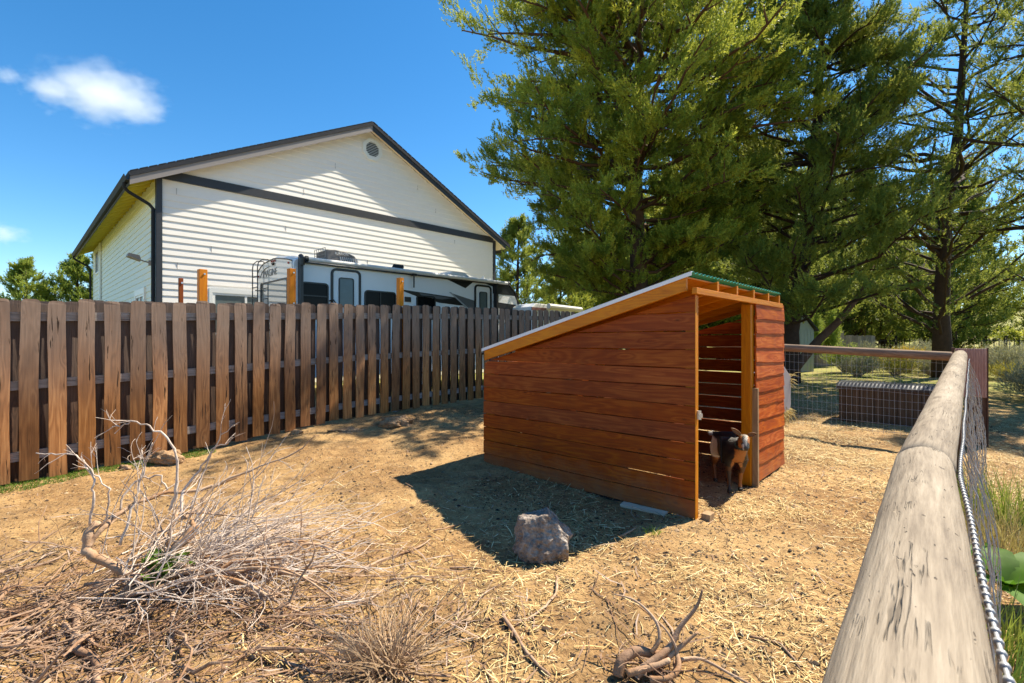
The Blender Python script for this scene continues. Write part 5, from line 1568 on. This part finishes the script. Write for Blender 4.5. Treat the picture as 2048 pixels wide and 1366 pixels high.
main.append(stem([(365, 1035, 3.0), (400, 1010, 3.1), (440, 965, 3.2), (520, 935, 3.3), (590, 905, 3.35), (635, 870, 3.4)], .012, .003, 'stem_tan'))
main.append(stem([(350, 1130, 2.75), (420, 1140, 2.7), (480, 1120, 2.75), (560, 1115, 2.8), (620, 1085, 2.9), (700, 1110, 3.0)], .014, .006, 'stem_tan'))
main.append(stem([(370, 1170, 2.7), (430, 1120, 2.75), (500, 1105, 2.8), (570, 1085, 2.95), (640, 1090, 3.0), (690, 1130, 3.0)], .011, .004, 'stem_tan'))
# the tall silvery arching twigs
main.append(stem([(340, 1020, 3.0), (352, 980, 3.0), (353, 920, 3.0), (335, 880, 3.0), (300, 853, 3.0), (262, 842, 3.0), (222, 840, 3.0)], .010, .003, 'stem_grey'))
main.append(stem([(180, 1050, 2.76), (185, 1000, 2.75), (185, 960, 2.75), (170, 930, 2.75), (155, 915, 2.75), (115, 906, 2.75), (72, 906, 2.75)], .007, .0025, 'stem_grey'))
main.append(stem([(205, 1050, 2.8), (218, 1010, 2.78), (215, 980, 2.76), (195, 955, 2.76), (172, 925, 2.75), (163, 912, 2.75)], .006, .0025, 'stem_grey'))
main.append(stem([(262, 842, 3.0), (245, 850, 3.0), (225, 853, 3.0)], .004, .002, 'stem_grey'))
main.append(stem([(240, 1090, 2.8), (265, 1020, 2.85), (280, 970, 2.9), (290, 925, 2.9), (305, 885, 2.9)], .008, .002, 'stem_grey'))
main.append(stem([(283, 960, 2.9), (287, 930, 2.9), (284, 900, 2.9)], .004, .002, 'stem_grey'))
main.append(stem([(365, 1030, 3.0), (365, 985, 3.05), (400, 940, 3.1), (420, 910, 3.1), (445, 870, 3.1), (470, 850, 3.1)], .009, .002, 'stem_grey'))
main.append(stem([(380, 1020, 3.0), (405, 950, 3.1), (425, 900, 3.1), (455, 885, 3.1), (468, 870, 3.1)], .006, .002, 'stem_grey'))
main.append(stem([(240, 1020, 2.9), (255, 980, 2.95), (290, 955, 3.0), (320, 955, 3.0), (335, 980, 3.0)], .007, .004, 'stem_grey'))
# procedural sweep of thin twigs to the right, lying low
tw = MB()
def twig(base_, d, L, r0, sag=.3, kink=.12, sides=4, target=None, child=2, zmin=None):
    n = 6; p = Vector(base_); dirn = Vector(d).normalized(); pts = [p.copy()]; st = L / n
    for i in range(n):
        dirn = (dirn + Vector((rs.gauss(0, kink), rs.gauss(0, kink), rs.gauss(0, kink * .7) - sag / n * .35))).normalized()
        p = p + dirn * st
        gz = g1(p.x + sb.x, p.y + sb.y) - sb.z + r0
        if p.z < gz: p.z = gz + rs.uniform(0, .02); dirn.z = abs(dirn.z) * .2
        pts.append(p.copy())
    (target or tw).tube(pts, [r0 * (1 - .75 * i / n) + .0006 for i in range(n + 1)], sides, False)
    if child:
        for q in range(rs.randint(1, 3)):
            k = rs.randint(2, n - 1); dd = (pts[k] - pts[k-1]).normalized() + Vector((rs.gauss(0, .45), rs.gauss(0, .45), rs.gauss(.05, .3)))
            twig(pts[k], dd, L * rs.uniform(.25, .5), r0 * .5, sag, kink, 3, target, child - 1)
for k in range(105):
    b0 = Vector((rs.gauss(.22, .24), rs.gauss(.08, .2), rs.uniform(.0, .24)))
    ang = rs.gauss(.35, .5)
    twig(b0, (math.cos(ang), math.sin(ang), rs.uniform(-.05, .32)), rs.uniform(.35, .88), rs.uniform(.002, .0042), sag=.6, kink=.2)
for k in range(20):
    b0 = Vector((rs.gauss(.3, .2), rs.gauss(.25, .15), rs.uniform(.08, .25)))
    twig(b0, (rs.uniform(.5, 1), rs.uniform(.3, .9), rs.uniform(.15, .5)), rs.uniform(.5, 1.0), rs.uniform(.002, .0035), sag=.3, kink=.18, child=1)
for pts in main:
    for q in range(3):
        k = rs.randint(max(1, len(pts) // 3), len(pts) - 2); dd = (pts[k+1] - pts[k-1]).normalized() + Vector((rs.gauss(0, .5), rs.gauss(0, .4), rs.gauss(.1, .4)))
        twig(pts[k], dd, rs.uniform(.05, .2), .0018, .1, child=1)
for k in range(34):   # upright arching twigs from the crown of the roots
    b0 = Vector((rs.gauss(.12, .16), rs.gauss(.06, .12), rs.uniform(.02, .12)))
    a_ = rs.gauss(.6, 1.1)
    twig(b0, (math.cos(a_) * .8, math.sin(a_) * .7, rs.uniform(.6, 1.5)), rs.uniform(.35, .72), rs.uniform(.003, .006), sag=.75, kink=.17, sides=5, child=2)
for k in range(20):
    b0 = Vector((rs.gauss(.08, .2), rs.gauss(.0, .15), rs.uniform(.0, .12)))
    ang = rs.gauss(.25, .45); L = rs.uniform(.5, 1.1); p = b0; d = Vector((math.cos(ang), math.sin(ang), rs.uniform(.1, .35))).normalized(); pts = [b0.copy()]
    for i in range(9):
        d = (d + Vector((rs.gauss(0, .13), rs.gauss(0, .13), rs.gauss(-.075, .07)))).normalized(); p = p + d * L / 9
        gz = g1(p.x + sb.x, p.y + sb.y) - sb.z + .008
        if p.z < gz: p.z = gz; d.z = .05
        pts.append(p.copy())
    r0 = rs.uniform(.007, .014); sp_ = smooth(pts, 2)
    MB().tube(sp_, [r0 * (1 - .7 * i / len(sp_)) for i in range(len(sp_))], 6).build('branch', M[rs.choice(['stem_tan', 'stem_tan', 'stem_brown'])], shrub, smooth=True)
    for q in range(4):
        kk = rs.randint(3, 9); twig(pts[kk], (pts[kk] - pts[kk-1]).normalized() + Vector((rs.gauss(0, .4), rs.gauss(0, .4), rs.gauss(.1, .3))), rs.uniform(.2, .5), .003, .3, .18, child=1)
tag(tw.build('twigs', M['stem_grey'], shrub), kind='stuff')
tw2 = MB()
for k in range(330):   # brown debris pile at left bottom
    b0 = Vector((rs.gauss(.0, .75), rs.gauss(-.35, .35), .0)); b0.z = g1(b0.x + sb.x, b0.y + sb.y) - sb.z + rs.uniform(.0, .07)
    ang = rs.gauss(.35, .8)
    twig(b0, (math.cos(ang), math.sin(ang), rs.uniform(-.1, .25)), rs.uniform(.2, .7), rs.uniform(.0018, .005), sag=.6, kink=.22, target=tw2, child=1)
for k in range(34):
    b0 = Vector((rs.gauss(-.05, .7), rs.gauss(-.45, .35), .0)); b0.z = g1(b0.x + sb.x, b0.y + sb.y) - sb.z + rs.uniform(.01, .08)
    ang = rs.gauss(.3, .8)
    twig(b0, (math.cos(ang), math.sin(ang), rs.uniform(-.05, .3)), rs.uniform(.2, .6), rs.uniform(.006, .012), sag=.5, kink=.22, sides=6, target=tw2, child=1)
o = tw2.build('brushwood', M['stem_brown']); o.location = sb
tag(o, 'tangled brown brushwood on the ground below the dead shrub', 'brushwood', None, 'stuff')
broadleaf('leafy_weed', sb.x + .14, sb.y - .02, g1(sb.x + .14, sb.y) + .03, 'green leafy weed growing inside the dead shrub',
    [(a, rs.uniform(.18, .30), rs.uniform(.06, .10), rs.uniform(.6, 1.4)) for a in [k * .4 for k in range(17)]], M['leafmid'])

def fallen(pix, r0, r1, label, mat='stem_brown', lift=0.0):
    pts = []
    for (px, py) in pix:
        d = 1.42 * 986 / (py - 683); p = PX(px, py, d); p.z = g1(p.x, p.y) + r0 * .8 + lift + rs.uniform(0, .01); pts.append(p)
    b0 = pts[0].copy(); pts = smooth([p - b0 for p in pts], 5); m = len(pts)
    for p in pts: p.x += rs.gauss(0, .004); p.y += rs.gauss(0, .004)
    o = MB().tube(pts, [r0 + (r1 - r0) * i / (m - 1) for i in range(m)], 7).build('fallen_branch', M[mat], smooth=True)
    o.location = b0; tag(o, label, 'branch')
fallen([(5, 1282), (40, 1275), (80, 1277), (120, 1282)], .016, .008, 'thick brown branch lying at the left edge of the picture')
fallen([(145, 1225), (155, 1250), (148, 1300), (190, 1320), (195, 1366), (200, 1400)], .020, .014, 'crooked branch bending down at the bottom left')
fallen([(345, 1240), (350, 1270), (345, 1290), (370, 1310)], .012, .006, 'short crooked branch below the dead shrub')
fallen([(700, 1150), (760, 1125), (830, 1105), (860, 1085)], .011, .005, 'forked dry branch in the middle of the straw', 'stem_tan')
fallen([(900, 1138), (950, 1142), (985, 1152), (1040, 1148)], .007, .003, 'thin long twig left of the boulder', 'stem_tan')
fallen([(1115, 1165), (1110, 1200), (1085, 1230), (1030, 1258)], .009, .004, 'curved stick below the boulder', 'stem_tan')
fallen([(1005, 1240), (1035, 1290), (1060, 1320), (1100, 1350)], .011, .006, 'dark curved stick at the bottom centre')
fallen([(870, 1065), (920, 1050), (940, 1042)], .006, .003, 'thin stick at the edge of the shed shadow', 'stem_tan')
fallen([(560, 1330), (640, 1345), (760, 1350), (900, 1356)], .008, .005, 'long brown stick along the bottom edge')
fallen([(1240, 1080), (1275, 1062)], .009, .006, 'short reddish stick right of the goat shed corner')
fallen([(1500, 1290), (1560, 1300), (1600, 1340)], .007, .004, 'curved thin branch right of the root stump')
# dry grass clump (bottom centre)
cb = Vector((-.54, 2.15, 0)); cb.z = g1(cb.x, cb.y)
cg = empty('dry_grass_clump', cb, 0, 'clump of stiff dry brown stalks at the bottom centre left', 'plant')
sv = sb; sb = cb
gm = MB()
for k in range(260):
    a = rs.uniform(0, 6.28); rr_ = abs(rs.gauss(0, .06))
    b0 = Vector((math.cos(a) * rr_, math.sin(a) * rr_, 0.0))
    fl = rs.uniform(.3, 1.6)
    twig(b0, (math.cos(a) * fl - .25, math.sin(a) * fl + .1, rs.uniform(.3, 1.2)), rs.uniform(.12, .38), rs.uniform(.0018, .0035), sag=.5, kink=.2, sides=3, target=gm, child=0)
tag(gm.build('stalks', M['stem_stalk'], cg), kind='stuff')
# root stump bottom right
rb = Vector((.62, 2.12, 0)); rb.z = g1(rb.x, rb.y); sb = rb
ru = empty('root_stump', rb, 0, 'twisted dead root stump with curled stems at the bottom centre right', 'stump')
def root(pts, r0, r1):
    pts = smooth([Vector(p) for p in pts], 5); m = len(pts)
    MB().tube(pts, [r0 + (r1 - r0) * i / (m - 1) for i in range(m)], 8).build('stem', M['stem_tan' if r0 < .02 else 'stem_brown'], ru, smooth=True)
root([(-.17, -.03, .0), (-.15, -.01, .05), (-.08, .02, .075), (.0, .02, .06), (.06, .03, .05)], .026, .016)
root([(-.10, -.05, .02), (.0, -.02, .07), (.07, .02, .10), (.12, .05, .16), (.20, .07, .24), (.23, .08, .31)], .020, .004)
root([(.05, .0, .06), (.12, .02, .10), (.19, .03, .15)], .014, .005)
root([(-.02, .0, .08), (.02, .02, .13), (.01, .06, .19), (-.06, .12, .24), (-.15, .16, .25)], .010, .003)
root([(.08, .0, .0), (.09, .0, .08), (.05, .04, .16), (-.05, .12, .22)], .009, .003)
root([(-.05, -.08, .02), (.02, -.09, .03), (.08, -.05, .05), (.09, .02, .08)], .014, .010)
root([(-.14, -.06, .03), (-.04, -.05, .05), (.05, -.02, .06)], .016, .012)
root([(.1, .0, .05), (.2, .02, .04), (.3, -.05, .02), (.4, -.16, .015), (.46, -.25, .012)], .008, .004)
rm = MB()
for k in range(40):
    a = rs.uniform(0, 6.28)
    twig(Vector((rs.gauss(0, .06), rs.gauss(-.02, .05), .02)), (math.cos(a), math.sin(a), rs.uniform(0, .5)), rs.uniform(.08, .25), .0025, .5, target=rm, child=0)
tag(rm.build('rootlets', M['stem_brown'], ru), kind='stuff')
sb = sv

# ------------------------------------------------------------------ clouds
def cloud(px, py, wpx, hpx, seed, label, dens=.02, dist=900, parts=7):
    c = PX(px, py, dist); sx = wpx / 986 * dist / 2; sz = hpx / 986 * dist / 2
    import bmesh
    t = NT('cloud_vapour_%d' % seed); tc = t.n('ShaderNodeTexCoord').outputs['Object']
    me = bpy.data.meshes.new('cloud'); bm = bmesh.new(); bmesh.ops.create_icosphere(bm, subdivisions=4, radius=1.0); bm.to_mesh(me); bm.free()
    ln = t.n('ShaderNodeVectorMath', operation='LENGTH'); t.l(tc, ln.inputs[0])
    n = t.noise(t.mapping(tc, (1.6, 1.6, 1.3), (seed * 3.7, 2, 1)), 1.5, 6, .6)
    n2 = t.noise(t.mapping(tc, (1, 1, 1), (seed, 5, 1)), 6, 4, .6)
    f = t.math('SUBTRACT', t.math('ADD', t.math('MULTIPLY', n, 1.9), t.math('MULTIPLY', n2, .35)), t.math('ADD', t.math('MULTIPLY', ln.outputs['Value'], 1.25), .28))
    dn = t.math('MULTIPLY', t.math('MAXIMUM', f, 0.0), dens)
    v = t.n('ShaderNodeVolumePrincipled'); v.inputs['Color'].default_value = (1, 1, 1, 1); v.inputs['Anisotropy'].default_value = .2
    t.l(dn, v.inputs['Density']); t.l(v.outputs[0], t.out.inputs['Volume'])
    me.materials.append(t.m); t.m.cycles.volume_step_rate = 1.0 if hasattr(t.m, 'cycles') else 1
    o = link_mesh('cloud', me); o.location = c; o.scale = (sx, sx * .8, sz)
    tag(o, label, 'cloud')
cloud(205, 190, 330, 150, 3, 'largest soft white cloud in the blue sky left of the roof', dens=.015)
cloud(95, 180, 130, 70, 5, 'faint wisp of cloud trailing left of the largest cloud', dens=.015)
cloud(5, 468, 130, 60, 8, 'soft white cloud low at the left edge', dens=.015)
cloud(10, 150, 90, 50, 9, 'small faint cloud at the upper left edge', dens=.015)
